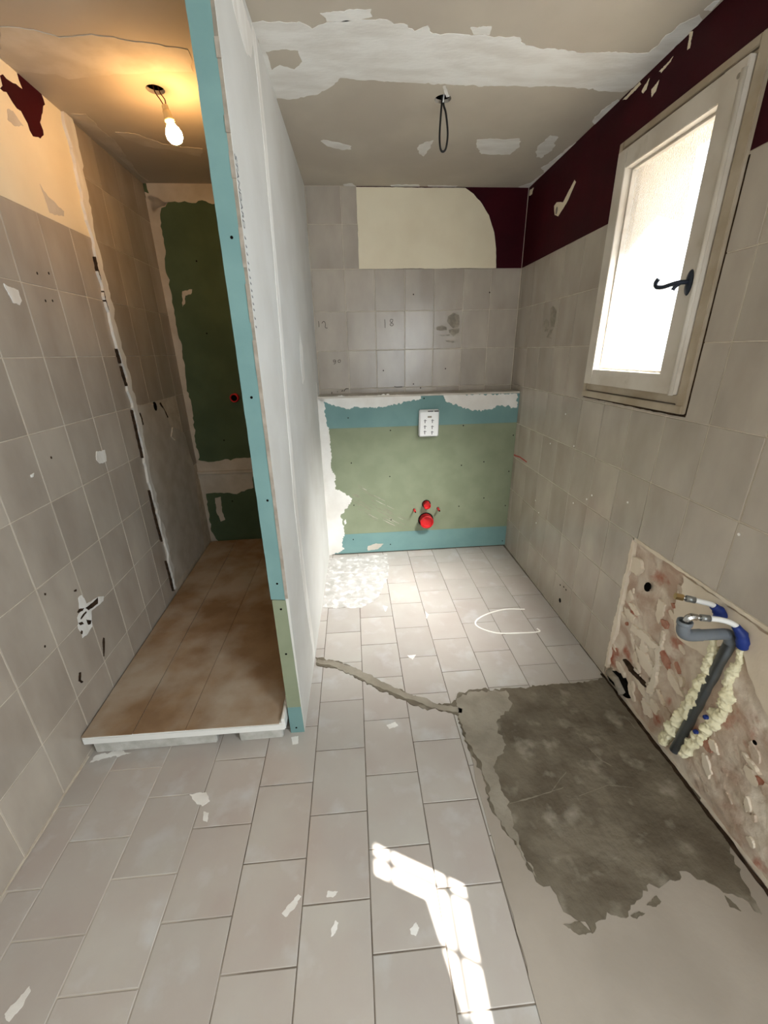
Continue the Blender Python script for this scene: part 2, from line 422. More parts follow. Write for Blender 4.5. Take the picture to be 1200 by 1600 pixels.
# ---- right wall with the two windows
WIN = (1.39, 2.075, 1.262, 2.272)
WIN2 = (-0.82, 0.31, 1.10, 2.10)
OPEN2 = (-0.78, -0.07, 1.15, 2.05)
APERTURE = (-0.012, 0.284, 1.126, 1.493)
DAM = (0.15, 1.505, 0.0, 0.73)
bm = boxes(RIGHT, sub((-1.2, 3.4, -0.1, 2.7), [WIN, WIN2, DAM]), -0.27, -0.002)
add_box(bm, RIGHT, DAM[0], DAM[1], -0.1, DAM[3], -0.27, -0.05)
wall_right = tag(obj('wall_right', bm, 'grout'), 'tiled right wall with burgundy paint above the tiles and bare masonry below', 'wall', kind='structure')
ZR = [0.0, 0.235, 0.485, 0.735, 0.985, 1.243, 1.495, 1.748, 2.0]
y = 1.278 - 0.2015 * 5
while y < YB + 0.05:
    for j in range(8):
        lay_tile(RIGHT, y, min(y + 0.2015, YB + 0.03), ZR[j], ZR[j + 1], 'wall_tile', wall_right, [WIN, WIN2, (DAM[0], DAM[1] + 0.004, -1, 0.737)])
    y += 0.2015
obj('paint_layer', boxes(RIGHT, sub((-1.2, YB + 0.03, 2.0, H), [WIN]), -0.003, -0.0005), 'burgundy', wall_right, label='deep burgundy wall paint')

# ---- left wall
YC = 2.262
wall_left = obj('wall_left', boxes(LEFT, [(-1.2, 3.4, -0.1, 2.7)], -0.2, -0.002), 'grout')
tag(wall_left, 'tiled left wall with a plastered vertical seam and cream paint on top', 'wall', kind='structure')
ZLT = [0.0, 0.247, 0.4955, 0.740, 0.990, 1.240, 1.4925, 1.740, 2.0]
y = 1.2905 - 0.2047 * 4
while y < YC:
    for j in range(8): lay_tile(LEFT, y, min(y + 0.2047, YC + 0.012), ZLT[j], ZLT[j + 1], 'wall_tile', wall_left)
    y += 0.2047
y = YC + 0.03
for i in range(4):
    for j, (z0, z1) in enumerate(list(zip(ZLT[:-1], ZLT[1:])) + [(2.0, 2.25), (2.25, 2.45)]):
        if z1 < 1.25 and not (i == 3 and z0 > 0.7): continue
        lay_tile(LEFT, y, y + 0.2047, z0, z1, 'wall_tile', wall_left, joint=0.0022)
    y += 0.2047
obj('paint_layer', boxes(LEFT, [(-1.2, YC + 0.01, 2.0, H)], -0.003, -0.0005), 'cream', wall_left, label='cream wall paint')

# ---- back wall
wall_back = obj('wall_back', boxes(BACK, [(-1.5, 1.45, -0.1, 2.7)], -0.2, -0.002), 'grout')
tag(wall_back, 'back wall with beige tiles and a cream and burgundy painted band', 'wall', kind='structure')
XB = [-0.285, -0.068, 0.132, 0.335, 0.538, 0.741, 0.930, 1.134]
ZB = [1.19, 1.243, 1.500, 1.748, 2.0]
for i in range(7):
    for j in range(4): lay_tile(BACK, XB[i], XB[i + 1], ZB[j], ZB[j + 1], 'wall_tile', wall_back)
for z0, z1 in ((2.0, 2.25), (2.25, 2.449)):
    lay_tile(BACK, XB[0], XB[1], z0, z1, 'wall_tile', wall_back)
    lay_tile(BACK, XB[1], 0.031, z0, z1, 'wall_tile', wall_back)
cr = [(0.031, 2.444), (0.031, 2.001)] + [(0.9575, 1.9971), (0.9479, 2.1124), (0.9272, 2.2063), (0.8856, 2.2995), (0.8209, 2.3764), (0.7768, 2.4133), (0.7215, 2.4363)]
cr[2] = (cr[2][0], 2.001); cr[-1] = (cr[-1][0], 2.444)
obj('paint_layer', boxes(BACK, [(0.031, 1.134, 2.0, 2.449)], -0.003, -0.001), 'burgundy', wall_back, label='burgundy paint')
patch('paint_layer', BACK, cr, 'cream', wall_back, 0.0008, 0.0022, 0.02, label='cream paint with a torn curved edge')

# ---- ceiling with two cable holes
def holed_ceiling():
    bm = bmesh.new(); add_box(bm, FLOOR, -1.5, 1.45, -1.2, 3.4, H, H + 0.013)
    me = bpy.data.meshes.new('ceiling'); bm.to_mesh(me); bm.free()
    o = bpy.data.objects.new('ceiling', me); COL.objects.link(o)
    cut = []
    for (x, y_, r) in ((0.391, 2.161, 0.034), (-0.742, 2.116, 0.034)):
        b2 = bmesh.new(); bmesh.ops.create_cone(b2, cap_ends=True, segments=28, radius1=r, radius2=r, depth=0.1, matrix=Matrix.Translation((x, y_, H)))
        m2 = bpy.data.meshes.new('cut'); b2.to_mesh(m2); b2.free()
        c = bpy.data.objects.new('cut', m2); COL.objects.link(c); cut.append(c)
        md = o.modifiers.new('hole', 'BOOLEAN'); md.object = c; md.operation = 'DIFFERENCE'; md.solver = 'EXACT'
    dg = bpy.context.evaluated_depsgraph_get()
    nm = bpy.data.meshes.new_from_object(o.evaluated_get(dg)); nm.name = 'ceiling'
    o.modifiers.clear(); o.data = nm
    for c in cut: bpy.data.objects.remove(c, do_unlink=True)
    nm.materials.clear(); nm.materials.append(M['ceiling'])
    return o
ceiling = tag(holed_ceiling(), 'grey plasterboard ceiling with white filler over its joints', 'ceiling', kind='structure')
roof = tag(obj('roof_slab', boxes(FLOOR, [(-1.6, 1.6, -1.4, 3.6)], 2.62, 2.75), 'darkbrown'), 'roof slab above the ceiling void', 'roof', kind='structure')
tag(obj('ground', boxes(FLOOR, [(-12, 14, -14, 14)], -0.4, -0.2), 'ground'), 'pale gravel ground outside the house', 'ground', kind='structure')

# ---- added unseen tree keeping direct sun off window 1
sunblocker = empty('sunblock_tree', (7.63, -1.43, -0.2), 'added unseen leafy tree standing outside the window', 'sunblocker')
bm = bmesh.new(); bmesh.ops.create_icosphere(bm, subdivisions=4, radius=1.0)
for v in bm.verts:
    d = 1 + 0.22 * noise.noise(v.co * 2.2) + 0.14 * noise.noise(v.co * 7)
    v.co = Vector((7.63, -1.43, 10.1)) + Vector((v.co.x * 0.62, v.co.y * 0.60, v.co.z * 0.85)) * d
M['leaf'] = mat('sunblock_leaves', (70, 96, 48), (52, 78, 36), 9, 0.8)
M['bark'] = mat('sunblock_bark', (98, 82, 66), (80, 66, 52), 14, 0.9)
obj('crown', bm, 'leaf', sunblocker); obj('trunk', tube_bm([(7.63, -1.43, -0.25), (7.66, -1.45, 5.0), (7.63, -1.43, 9.7)], [0.18, 0.12, 0.06], 12), 'bark', sunblocker, True)

# ---- wall behind the viewer, with the open doorway
REAR = Frame((0, -1.15, 0), (1, 0, 0), (0, 0, 1), (0, 1, 0))
DOOR = (0.44, 1.12, -0.2, 2.03)
tag(obj('wall_rear', boxes(REAR, sub((-1.5, 1.45, -0.1, 2.7), [DOOR]), -0.15, 0.0), 'board'), 'plain pale wall with an open doorway opposite the half wall', 'wall', kind='structure')
tag(obj('wall_hall_sunblock', boxes(FLOOR, [(-0.5, 1.6, -3.2, -3.05), (-0.6, -0.5, -3.2, -1.3), (1.6, 1.7, -3.2, -1.3)], -0.1, 2.7), 'board'), 'unseen hall walls added to keep sun out of the doorway', 'wall', kind='structure')  # enclosure added behind the viewer so no sun enters by the doorway
tag(obj('ceiling_hall_sunblock', boxes(FLOOR, [(-0.6, 1.7, -3.2, -1.3)], 2.5, 2.6), 'board'), 'unseen hall ceiling added to keep sun out of the doorway', 'ceiling', kind='structure')  # lid of the added enclosure, stops sun from above
tag(obj('floor_hall', boxes(FLOOR, [(-0.6, 1.7, -3.2, -1.2)], -0.12, -0.002), 'screed'), 'plain floor of the hall beyond the doorway', 'floor', kind='structure')
dr = empty('door_1', (0.78, -1.15, 0), 'open doorway with a plain pale wooden frame', 'doorway', kind='structure')
obj('door_frame', boxes(REAR, [(0.40, 0.46, 0, 2.05), (1.10, 1.136, 0, 2.05), (0.46, 1.10, 2.0, 2.05)], -0.14, 0.015), 'wood', dr)

# ---- window 1: cream wooden casement
win = empty('window_1', RIGHT.P(1.73, 1.262, 0), 'cream wooden casement window with rippled glass in the right wall', 'window', kind='structure')
def rbox(name, rects, c0, c1, m, parent, bev=0.002): return obj(name, boxes(RIGHT, rects, c0, c1, bev), m, parent)
rbox('frame_post', [(2.047, 2.075, 1.262, 2.272)], -0.09, 0.012, 'oldwood', win)
rbox('frame_post', [(1.39, 1.432, 1.262, 2.272)], -0.09, 0.012, 'oldwood', win)
rbox('frame_head', [(1.432, 2.047, 2.246, 2.272)], -0.09, 0.012, 'oldwood', win)
rbox('frame_head', [(1.432, 2.047, 2.232, 2.2445)], -0.09, 0.004, 'oldwood', win)
rbox('frame_sill', [(1.395, 2.072, 1.262, 1.290)], -0.09, 0.016, 'oldwood', win)
rbox('frame_sill', [(1.432, 2.047, 1.2935, 1.330)], -0.09, 0.006, 'oldwood', win)
sash = rbox('sash', [(1.437, 1.524, 1.325, 2.232)], -0.03, 0.028, 'wood', win)
rbox('stile', [(1.985, 2.050, 1.325, 2.232)], -0.03, 0.026, 'wood', sash)
rbox('rail', [(1.5235, 1.9855, 1.325, 1.392)], -0.03, 0.0255, 'wood', sash)
rbox('rail', [(1.5235, 1.9855, 2.162, 2.232)], -0.03, 0.0255, 'wood', sash)
rbox('glazing_bead', [(1.9765, 1.985, 1.392, 2.162)], -0.022, -0.004, 'wood', sash, 0.001)
rbox('glazing_bead', [(1.524, 1.5315, 1.392, 2.162)], -0.022, -0.004, 'wood', sash, 0.001)
rbox('glazing_bead', [(1.5315, 1.9765, 2.1535, 2.162)], -0.022, -0.004, 'wood', sash, 0.001)
rbox('glazing_bead', [(1.5315, 1.9765, 1.392, 1.400)], -0.022, -0.004, 'wood', sash, 0.001)
bm = tube_bm([RIGHT.P(1.447, 1.322, 0.026), RIGHT.P(1.447, 2.205, 0.026)], 0.0088, 14)
obj('astragal', bm, 'wood', win, True)
bm = bmesh.new(); vs = [bm.verts.new(RIGHT.P(a, b, -0.024)) for a, b in ((1.52, 1.388), (1.99, 1.388), (1.99, 2.166), (1.52, 2.166))]; bm.faces.new(vs)
obj('pane', bm, 'glass', win, label='rippled obscured glass pane')
obj('outer_reveal', boxes(RIGHT, [(1.36, 1.40, 1.23, 2.30), (2.065, 2.10, 1.23, 2.30), (1.40, 2.065, 2.262, 2.30), (1.40, 2.065, 1.23, 1.272)], -0.32, -0.088), 'render', win)
# espagnolette handle
hd = obj('handle', lathe_bm([(0.0, 0.0), (1.0, 0.0), (0.9, 0.6), (0.4, 1.0), (0.0, 1.0)], RIGHT.mat(1.4755, 1.682, 0.027) @ Matrix.Diagonal((0.0165, 0.040, 0.008, 1)), 24), 'iron', win, True, 'dark iron lever handle on an oval plate')
obj('lever', tube_bm(spline([RIGHT.P(1.4755, 1.684, 0.03), RIGHT.P(1.479, 1.683, 0.060), RIGHT.P(1.500, 1.680, 0.072), RIGHT.P(1.53, 1.676, 0.078), RIGHT.P(1.553, 1.680, 0.085), RIGHT.P(1.560, 1.694, 0.086), RIGHT.P(1.552, 1.705, 0.084)]), 0.0072, 10), 'iron', hd, True)
obj('lever_stub', tube_bm(spline([RIGHT.P(1.479, 1.683, 0.055), RIGHT.P(1.486, 1.672, 0.066), RIGHT.P(1.490, 1.662, 0.070)]), [0.0065] * 12 + [0.008], 10), 'iron', hd, True)
disc('screw_plug', RIGHT, 1.463, 2.196, 0.007, 0.007, 'smudge', win, 0.0285)

# ---- window 2, beside the viewer: small ajar casement with an iron grille, lets in the sun patch
win2 = empty('window_2', RIGHT.P(0.11, 1.126, 0), 'two-leaf window with an iron grille and an ajar casement beside the viewer', 'window', kind='structure')
GR = Frame((XR + 0.012, 0, 0), (0, 1, 0), (0, 0, 1), (-1, 0, 0))
for z in (1.207, 1.42): obj('grille_bar', tube_bm([GR.P(-0.06, z), GR.P(0.284, z)], 0.006, 8), 'iron', win2)
for yy in (0.24, 0.105, -0.03): obj('grille_bar', tube_bm([GR.P(yy, 1.126), GR.P(yy, 1.493)], 0.006, 8), 'iron', win2)
for yy in (0.24, 0.105):
    for z in (1.207, 1.42): obj('grille_boss', lathe_bm([(0.0, -0.006), (0.012, -0.004), (0.012, 0.004), (0.0, 0.006)], GR.mat(yy, z), 14), 'iron', win2)
obj('frame', boxes(RIGHT, sub(WIN2, [APERTURE, OPEN2]), -0.022, 0.004), 'oldwood', win2)
obj('pane', boxes(RIGHT, [(OPEN2[0], OPEN2[1], OPEN2[2], OPEN2[3])], -0.016, -0.012), 'frosted', win2)  # unseen diffusing pane added to stop direct sun through this opening
obj('sun_collimator', boxes(RIGHT, sub((-0.30, 0.36, 1.05, 1.95), [(-0.15, 0.158, 1.462, 1.848)]), -0.285, -0.270), 'wood', win2)  # unseen plate added to pass only light along the sun's direction
SA = Frame((XR - 0.004, -0.022, 0), (-0.235, 0.972, 0), (0, 0, 1), (-0.972, -0.235, 0))
obj('sash', boxes(SA, [(0.0, 0.262, 1.193, 1.53)], 0, 0.02), 'wood', win2)

# ================================================================== plaster, paint and marks on the setting
# ceiling filler
for pts in (
    [(-0.2894, 1.7587), (-0.1784, 1.7559), (-0.1419, 1.7497), (-0.1036, 1.7811), (-0.0569, 1.7529), (0.0809, 1.7389), (0.1328, 1.7376), (0.1864, 1.7522), (0.2248, 1.7815), (0.2627, 1.7584), (0.2848, 1.7914), (0.3371, 1.7901), (0.4565, 1.793), (0.5797, 1.8018), (0.6142, 1.8403), (0.7074, 1.854), (0.8221, 1.874), (1.0626, 1.8654), (1.0661, 1.8053), (1.0761, 1.73), (1.1072, 1.6893), (1.1343, 1.7096), (1.1429, 1.857), (1.1483, 2.0397), (1.1129, 2.0951), (0.852, 2.0658), (0.6446, 2.0614), (0.6257, 2.0659), (0.4141, 2.0616), (0.2399, 2.0488), (-0.0237, 2.0265), (-0.0579, 2.0785), (-0.1171, 2.1341), (-0.2445, 2.1716), (-0.2927, 2.1679), (-0.3012, 1.9697)],
    [(0.6255, 2.4998), (0.8345, 2.4848), (0.8645, 2.5644), (0.8479, 2.6581), (0.6913, 2.6518), (0.6476, 2.5802)],
    [(0.3435, 2.5897), (0.3702, 2.5284), (0.4146, 2.5084), (0.3905, 2.6838), (0.3624, 2.654)],
    [(-0.1394, 2.5202), (-0.111, 2.5135), (0.0091, 2.5718), (0.0086, 2.6063), (-0.037, 2.6137), (-0.1089, 2.5729)],
    [(0.9573, 2.5636), (0.9737, 2.4517), (1.0236, 2.4701), (1.0528, 2.6124), (1.0334, 2.7029), (1.0022, 2.6876)],
    [(0.4013, 1.7605), (0.4685, 1.7561), (0.4735, 1.7926), (0.4198, 1.791)],
    [(-0.0735, 1.7146), (0.0816, 1.6957), (0.0864, 1.7232), (0.0032, 1.7461), (-0.0565, 1.7476)],
    [(1.131, 3.1604), (1.1672, 3.0845), (1.1794, 2.8259), (1.1812, 2.5757), (1.1365, 2.5212), (1.1148, 2.6869), (1.086, 2.8262), (1.1356, 2.8974), (1.1174, 3.0428), (1.0639, 3.1163)],
    [(1.112, 2.3263), (1.1028, 2.2311), (1.1243, 2.1487), (1.1661, 2.1715), (1.1637, 2.261), (1.1426, 2.3541)],
    [(1.1071, 1.6714), (1.1108, 1.6393), (1.1264, 1.6341), (1.1333, 1.6733)],
    [(-0.0491, 3.0723), (0.006, 3.0521), (0.0292, 3.1035), (-0.0346, 3.1139)], [(0.2433, 3.0831), (0.4215, 3.073), (0.4274, 3.1149), (0.2537, 3.1146)], [(0.4751, 3.0834), (0.667, 3.0942), (0.6645, 3.137), (0.4901, 3.1258)]):
    patch('filler_patch', CEIL, pts, 'plaster', ceiling, 0.0016, 0.010, 0.012)
patch('bare_spot', CEIL, [(-0.2731, 1.8888), (-0.2166, 1.8749), (-0.1614, 1.8799), (-0.1554, 1.9355), (-0.1884, 1.978), (-0.2371, 1.9543), (-0.2697, 1.9833)], 'ceiling', ceiling, 0.0022, 0.006, 0.015)
ribbon('filler_patch', CEIL, [(0.3782, 2.0704), (0.3934, 2.1079), (0.4083, 2.1427)], 0.012, 'plaster', ceiling, 0.0016, 0.003, 0.01)
for pts in (
    [(-1.0694, 1.7967), (-1.0131, 1.798), (-0.9542, 1.8157), (-0.9177, 1.8373), (-0.8754, 1.8335), (-0.8081, 1.8205), (-0.7083, 1.8469), (-0.5326, 1.8852), (-0.5571, 2.0036), (-0.7135, 2.0031), (-0.7962, 2.0193), (-0.8919, 2.0286), (-1.0277, 2.0537), (-1.0539, 2.0245), (-1.1591, 2.0157), (-1.1953, 1.9577)],
    [(-1.1736, 2.2949), (-1.1128, 2.294), (-1.1237, 2.4391), (-1.1157, 2.5297), (-1.1938, 2.9023), (-1.1898, 3.0217), (-1.2028, 3.0026), (-1.1954, 2.7387), (-1.1869, 2.4993)],
    [(-1.0698, 2.4443), (-0.9838, 2.4609), (-0.9051, 2.5599), (-0.7345, 2.6054), (-0.7767, 2.6986), (-0.8971, 2.6135), (-1.0059, 2.5806), (-1.0579, 2.5041)]):
    patch('filler_patch', CEIL, pts, 'grey_plaster', ceiling, 0.0016, 0.008, 0.02)

# left wall: burgundy rest, smudges, seam, chips
for pts in ([(1.9128, 2.3901), (1.9453, 2.3972), (1.977, 2.4002), (2.0287, 2.4083), (2.0216, 2.4473), (2.0767, 2.4594), (2.1495, 2.4561), (2.1591, 2.4218), (2.1149, 2.3699), (2.0921, 2.3001), (2.0183, 2.2675), (2.0024, 2.2987), (1.9831, 2.3271), (1.9452, 2.3337), (1.9245, 2.3537), (1.8925, 2.3475)],):
    patch('paint_remnant', LEFT, pts, 'burgundy', wall_left, 0.0006, 0.012, 0.016, label='scraped burgundy paint remnant')
for pts in ([(1.9041, 2.2985), (1.9314, 2.305), (1.9732, 2.2794), (1.9177, 2.257), (1.8866, 2.2618)], [(1.9769, 2.109), (2.0104, 2.0786), (2.0998, 2.0547), (2.0897, 2.0343), (1.9931, 2.0197)]):
    patch('smudge', LEFT, pts, 'grey_plaster', wall_left, 0.0004, 0.004, 0.02)
for pts in ([(1.6092, 1.7227), (1.6288, 1.7159), (1.6683, 1.7114), (1.6708, 1.678), (1.6539, 1.6623), (1.6261, 1.6674), (1.6172, 1.6915)], [(1.8569, 1.0996), (1.9233, 1.0923), (1.9127, 1.0419), (1.8585, 1.0446), (1.8397, 1.0658)], [(1.4419, 1.1116), (1.4591, 1.1137), (1.4503, 1.1022), (1.4408, 1.1026)]):
    patch('plaster_chip', LEFT, pts, 'plaster', wall_left, 0.003, 0.003, 0.01)
seam = [(2.3033, 2.466), (2.3037, 2.3301), (2.285, 2.1284), (2.2806, 2.0178), (2.2736, 1.8761), (2.275, 1.7559), (2.2675, 1.6005), (2.2832, 1.4823), (2.2904, 1.3256), (2.2981, 1.159), (2.2689, 0.8811), (2.2734, 0.6493), (2.2735, 0.4436), (2.2689, 0.272), (2.2593, 0.1416)]
ribbon('plaster_seam', LEFT, seam, [0.05, 0.06, 0.05, 0.045, 0.045, 0.05, 0.04, 0.04, 0.045, 0.04, 0.03, 0.035, 0.03, 0.03, 0.03], 'plaster', wall_left, 0.012, 0.022, 0.02, label='rough plaster seam between two wall sections')
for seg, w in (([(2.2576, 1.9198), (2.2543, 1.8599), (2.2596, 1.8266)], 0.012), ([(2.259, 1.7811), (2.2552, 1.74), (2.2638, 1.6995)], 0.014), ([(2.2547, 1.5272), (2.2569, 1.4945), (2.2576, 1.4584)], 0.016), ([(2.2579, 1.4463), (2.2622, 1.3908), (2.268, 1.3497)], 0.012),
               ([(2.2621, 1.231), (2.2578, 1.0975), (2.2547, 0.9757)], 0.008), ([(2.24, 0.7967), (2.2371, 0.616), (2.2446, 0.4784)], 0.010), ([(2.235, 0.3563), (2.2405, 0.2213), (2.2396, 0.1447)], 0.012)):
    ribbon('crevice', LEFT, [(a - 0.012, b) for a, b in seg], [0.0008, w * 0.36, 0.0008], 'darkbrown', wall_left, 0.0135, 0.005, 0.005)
patch('stripped_plaster', LEFT, [(2.3309, 1.2494), (2.3938, 1.2353), (2.5934, 1.2344), (2.671, 1.1796), (2.6983, 1.1166), (2.7309, 1.0587), (2.9195, 0.9915), (2.9339, 0.9258), (2.9846, 0.7021), (2.9241, 0.4476), (2.8718, 0.1229), (2.265, 0.1519), (2.2564, 0.3231), (2.2585, 0.6551), (2.2631, 0.9011)], 'grey_plaster', wall_left, 0.002, 0.012, 0.03, label='stripped patch of bare plaster where tiles were removed')
patch('plaster_ridge', LEFT, [(2.7309, 1.0587), (2.8491, 1.0215), (2.8489, 0.9782), (2.7292, 0.9758), (2.6817, 1.01)], 'grey_plaster', wall_left, 0.009, 0.004, 0.02)
disc('hole', LEFT, *[(2.5538, 1.2129)][0], 0.022, 0.026, 'dark', wall_left, 0.0028, 0, amp=0.008)
ribbon('crevice', LEFT, [(2.345, 1.2035), (2.3499, 1.1683), (2.3492, 1.137)], 0.012, 'darkbrown', wall_left, 0.003, 0.005, 0.01)
ribbon('crevice', LEFT, [(2.6348, 1.2223), (2.671, 1.1796), (2.7045, 1.1277)], 0.010, 'darkbrown', wall_left, 0.003, 0.005, 0.01)
patch('broken_tile', LEFT, [(1.4662, 0.5907), (1.4909, 0.5913), (1.4986, 0.5694), (1.5009, 0.5424), (1.5822, 0.5237), (1.6156, 0.5043), (1.6032, 0.4873), (1.5721, 0.49), (1.5145, 0.4983), (1.4898, 0.4364), (1.4533, 0.4288), (1.4183, 0.4343), (1.4204, 0.463), (1.4135, 0.4853), (1.4276, 0.5255), (1.4502, 0.5347)], 'plaster', wall_left, 0.0012, 0.003, 0.01, label='broken tile corner showing white mortar')
for pts in ([(1.4369, 0.544), (1.452, 0.5503), (1.4787, 0.5361), (1.467, 0.5314), (1.4405, 0.5394)], [(1.4857, 0.5312), (1.5097, 0.5278), (1.541, 0.5242), (1.5752, 0.5238), (1.5643, 0.4997), (1.531, 0.5045), (1.4983, 0.5117)], [(1.4423, 0.5128), (1.4607, 0.5188), (1.4825, 0.5185), (1.4848, 0.5104), (1.4551, 0.5078), (1.4422, 0.5065)], [(1.4227, 0.5038), (1.4428, 0.4954), (1.4501, 0.4792), (1.4276, 0.4896)], [(1.4235, 0.4692), (1.4308, 0.4593), (1.4223, 0.4485), (1.4181, 0.4561)], [(1.4696, 0.4866), (1.4965, 0.4626), (1.4851, 0.4533), (1.4693, 0.4606)],
            [(1.5314, 0.347), (1.5373, 0.3399), (1.5307, 0.3215), (1.4997, 0.2709), (1.497, 0.2756), (1.5184, 0.3315)], [(1.3405, 0.3276), (1.3503, 0.3208), (1.3357, 0.2965), (1.3449, 0.2786), (1.3349, 0.2805), (1.3241, 0.3008)], [(1.4577, 0.6329), (1.4734, 0.6292), (1.4696, 0.6214), (1.4576, 0.6269)], [(1.3181, 0.7097), (1.3254, 0.705), (1.3219, 0.698), (1.3161, 0.7017)]):
    patch('hole', LEFT, pts, 'darkbrown', wall_left, 0.0018, 0.0015, 0.008)
for q in [(1.8043, 1.7833), (1.8752, 1.7946), (1.8066, 1.6924), (1.8503, 1.6971), (2.0314, 0.0915), (1.5705, 1.1419), (1.2401, 0.5394)]:
    disc('drill_hole', LEFT, q[0], q[1], 0.004, 0.005, 'darkbrown', wall_left, 0.0008)

# back wall: writing, drill holes, decorated tile
def writing(fr, strokes, parent, w=0.0036, m='pencil', t=0.0009):
    for st in strokes: ribbon('pencil_stroke', fr, [tuple(p[:2]) for p in spline([(a, b, 0) for a, b in st], 5)], w, m, parent, t, 0.0, 0.01, base=0.0)
writing(BACK, ([(-0.2594, 1.6915), (-0.2581, 1.6774), (-0.2592, 1.6548)], [(-0.2378, 1.6771), (-0.227, 1.6894), (-0.2168, 1.6853), (-0.2136, 1.67), (-0.2162, 1.6513), (-0.2009, 1.6482)],
               [(0.1946, 1.6967), (0.1967, 1.671), (0.1968, 1.6423)], [(0.2532, 1.6942), (0.2368, 1.6961), (0.2328, 1.683), (0.2447, 1.6732), (0.2553, 1.6633), (0.2432, 1.6549), (0.2313, 1.6625), (0.2428, 1.6749), (0.2531, 1.6902)],
               [(-0.1598, 1.4415), (-0.1739, 1.4394), (-0.1722, 1.4273), (-0.1603, 1.4331), (-0.1586, 1.4397), (-0.1604, 1.4216), (-0.1731, 1.4134)], [(-0.1291, 1.4421), (-0.1416, 1.4363), (-0.1391, 1.4236), (-0.1268, 1.427), (-0.1242, 1.4378), (-0.1291, 1.4421)]), wall_back)
writing(BACK, ([(-0.1989, 1.2244), (-0.2011, 1.2099)], [(-0.1615, 1.2254), (-0.1563, 1.2246)], [(-0.1286, 1.2258), (-0.1203, 1.2331), (-0.1233, 1.2269)], [(-0.1122, 1.2253), (-0.0981, 1.2427), (-0.0764, 1.2447)], [(0.2562, 1.2507), (0.2762, 1.2457), (0.3164, 1.2472)]), wall_back, 0.005)
for q in [(0.179, 1.3626), (0.3942, 1.8482), (0.6329, 1.3656), (0.9241, 1.8551), (0.3985, 1.2644), (0.451, 1.236)]: disc('drill_hole', BACK, q[0], q[1], 0.0045, 0.005, 'darkbrown', wall_back, 0.001)
for pts in ([(0.6384, 1.7111), (0.6738, 1.7332), (0.7153, 1.7182), (0.7218, 1.6775), (0.7145, 1.6408), (0.6781, 1.6331), (0.6543, 1.6539), (0.6306, 1.6788)], [(0.5571, 1.6431), (0.595, 1.6548), (0.632, 1.642), (0.6327, 1.6214), (0.5871, 1.6179), (0.5613, 1.6241)], [(0.6463, 1.6253), (0.6875, 1.6288), (0.7241, 1.6324), (0.7207, 1.6076), (0.6805, 1.5791), (0.6518, 1.6045)],
            [(0.5603, 1.596), (0.6062, 1.5928), (0.6568, 1.5945), (0.6526, 1.5845), (0.5973, 1.5846)], [(0.6213, 1.5566), (0.6724, 1.5524), (0.7053, 1.5409), (0.6822, 1.5387), (0.6356, 1.5463)]):
    patch('tile_motif', BACK, pts, 'smudge', wall_back, 0.0007, 0.003, 0.012, label='grey motif on a decorated tile')
for pts in ([(2.5947, 1.7055), (2.5642, 1.7161), (2.5091, 1.6847), (2.5082, 1.6385), (2.5137, 1.602), (2.5563, 1.6043), (2.5839, 1.6572)], [(2.6644, 1.642), (2.6348, 1.6519), (2.5907, 1.6338), (2.5923, 1.6097), (2.6343, 1.6014), (2.6608, 1.617)], [(2.6513, 1.5973), (2.5892, 1.5991), (2.5929, 1.5819), (2.6372, 1.5803)], [(2.5608, 1.5908), (2.5245, 1.5938), (2.5449, 1.566), (2.5669, 1.5529), (2.52, 1.539), (2.6014, 1.5505)]):
    patch('tile_motif', RIGHT, pts, 'smudge', wall_right, 0.0007, 0.003, 0.012, label='grey motif on a decorated tile')

# right wall marks
patch('paint_chip', RIGHT, [(2.7017, 2.2332), (2.6728, 2.2429), (2.5898, 2.2194), (2.5655, 2.235), (2.4842, 2.2837), (2.467, 2.2703), (2.5307, 2.2137), (2.5804, 2.1881), (2.6347, 2.1676), (2.6793, 2.1852)], 'cream', wall_right, 0.001, 0.002, 0.01, label='chipped paint showing cream plaster')
disc('plug_hole', RIGHT, *[(2.6603, 2.201)][0], 0.012, 0.018, 'smudge', wall_right, 0.0025)
for pts in ([(1.7669, 2.451), (1.7507, 2.4438), (1.751, 2.4035), (1.7627, 2.4048)], [(1.9972, 2.4075), (1.959, 2.4268), (1.9677, 2.3977), (1.9854, 2.3945)], [(1.9334, 2.382), (1.8946, 2.391), (1.903, 2.3645), (1.9249, 2.3561)], [(1.9036, 2.4182), (1.8347, 2.4252), (1.8443, 2.4167), (1.8902, 2.4082)], [(3.1062, 2.4301), (3.0436, 2.4242), (3.0652, 2.3945), (3.1083, 2.4005)], [(2.1305, 2.4399), (2.021, 2.445), (2.0097, 2.434), (2.1052, 2.4287)]):
    patch('paint_chip', RIGHT, pts, 'cream', wall_right, 0.001, 0.003, 0.01)
disc('drill_hole', RIGHT, *[(1.9899, 0.0983)][0], 0.012, 0.014, 'dark', wall_right, 0.0012, amp=0.003)
for q in [(2.0132, 0.1892), (1.9727, 0.2012), (1.9448, 0.1993)]: disc('drill_hole', RIGHT, q[0], q[1], 0.006, 0.005, 'darkbrown', wall_right, 0.0012)
ribbon('crayon_line', RIGHT, [(2.9337, 0.75), (2.8205, 0.7628), (2.6875, 0.7589)], 0.010, 'redpencil', wall_right, 0.0008, 0.002, 0.02)
for q in [(2.2359, 1.1473), (2.0968, 0.9981), (2.3725, 0.9543), (1.8557, 0.8019), (1.894, 0.768), (2.0135, 0.7034), (1.5855, 0.8629), (1.0634, 0.9492), (2.4068, 0.4929), (2.4247, 0.4129), (2.4754, 0.5526)]: disc('plaster_speck', RIGHT, q[0], q[1], 0.0045, 0.0045, 'plaster', wall_right, 0.002, amp=0.001)
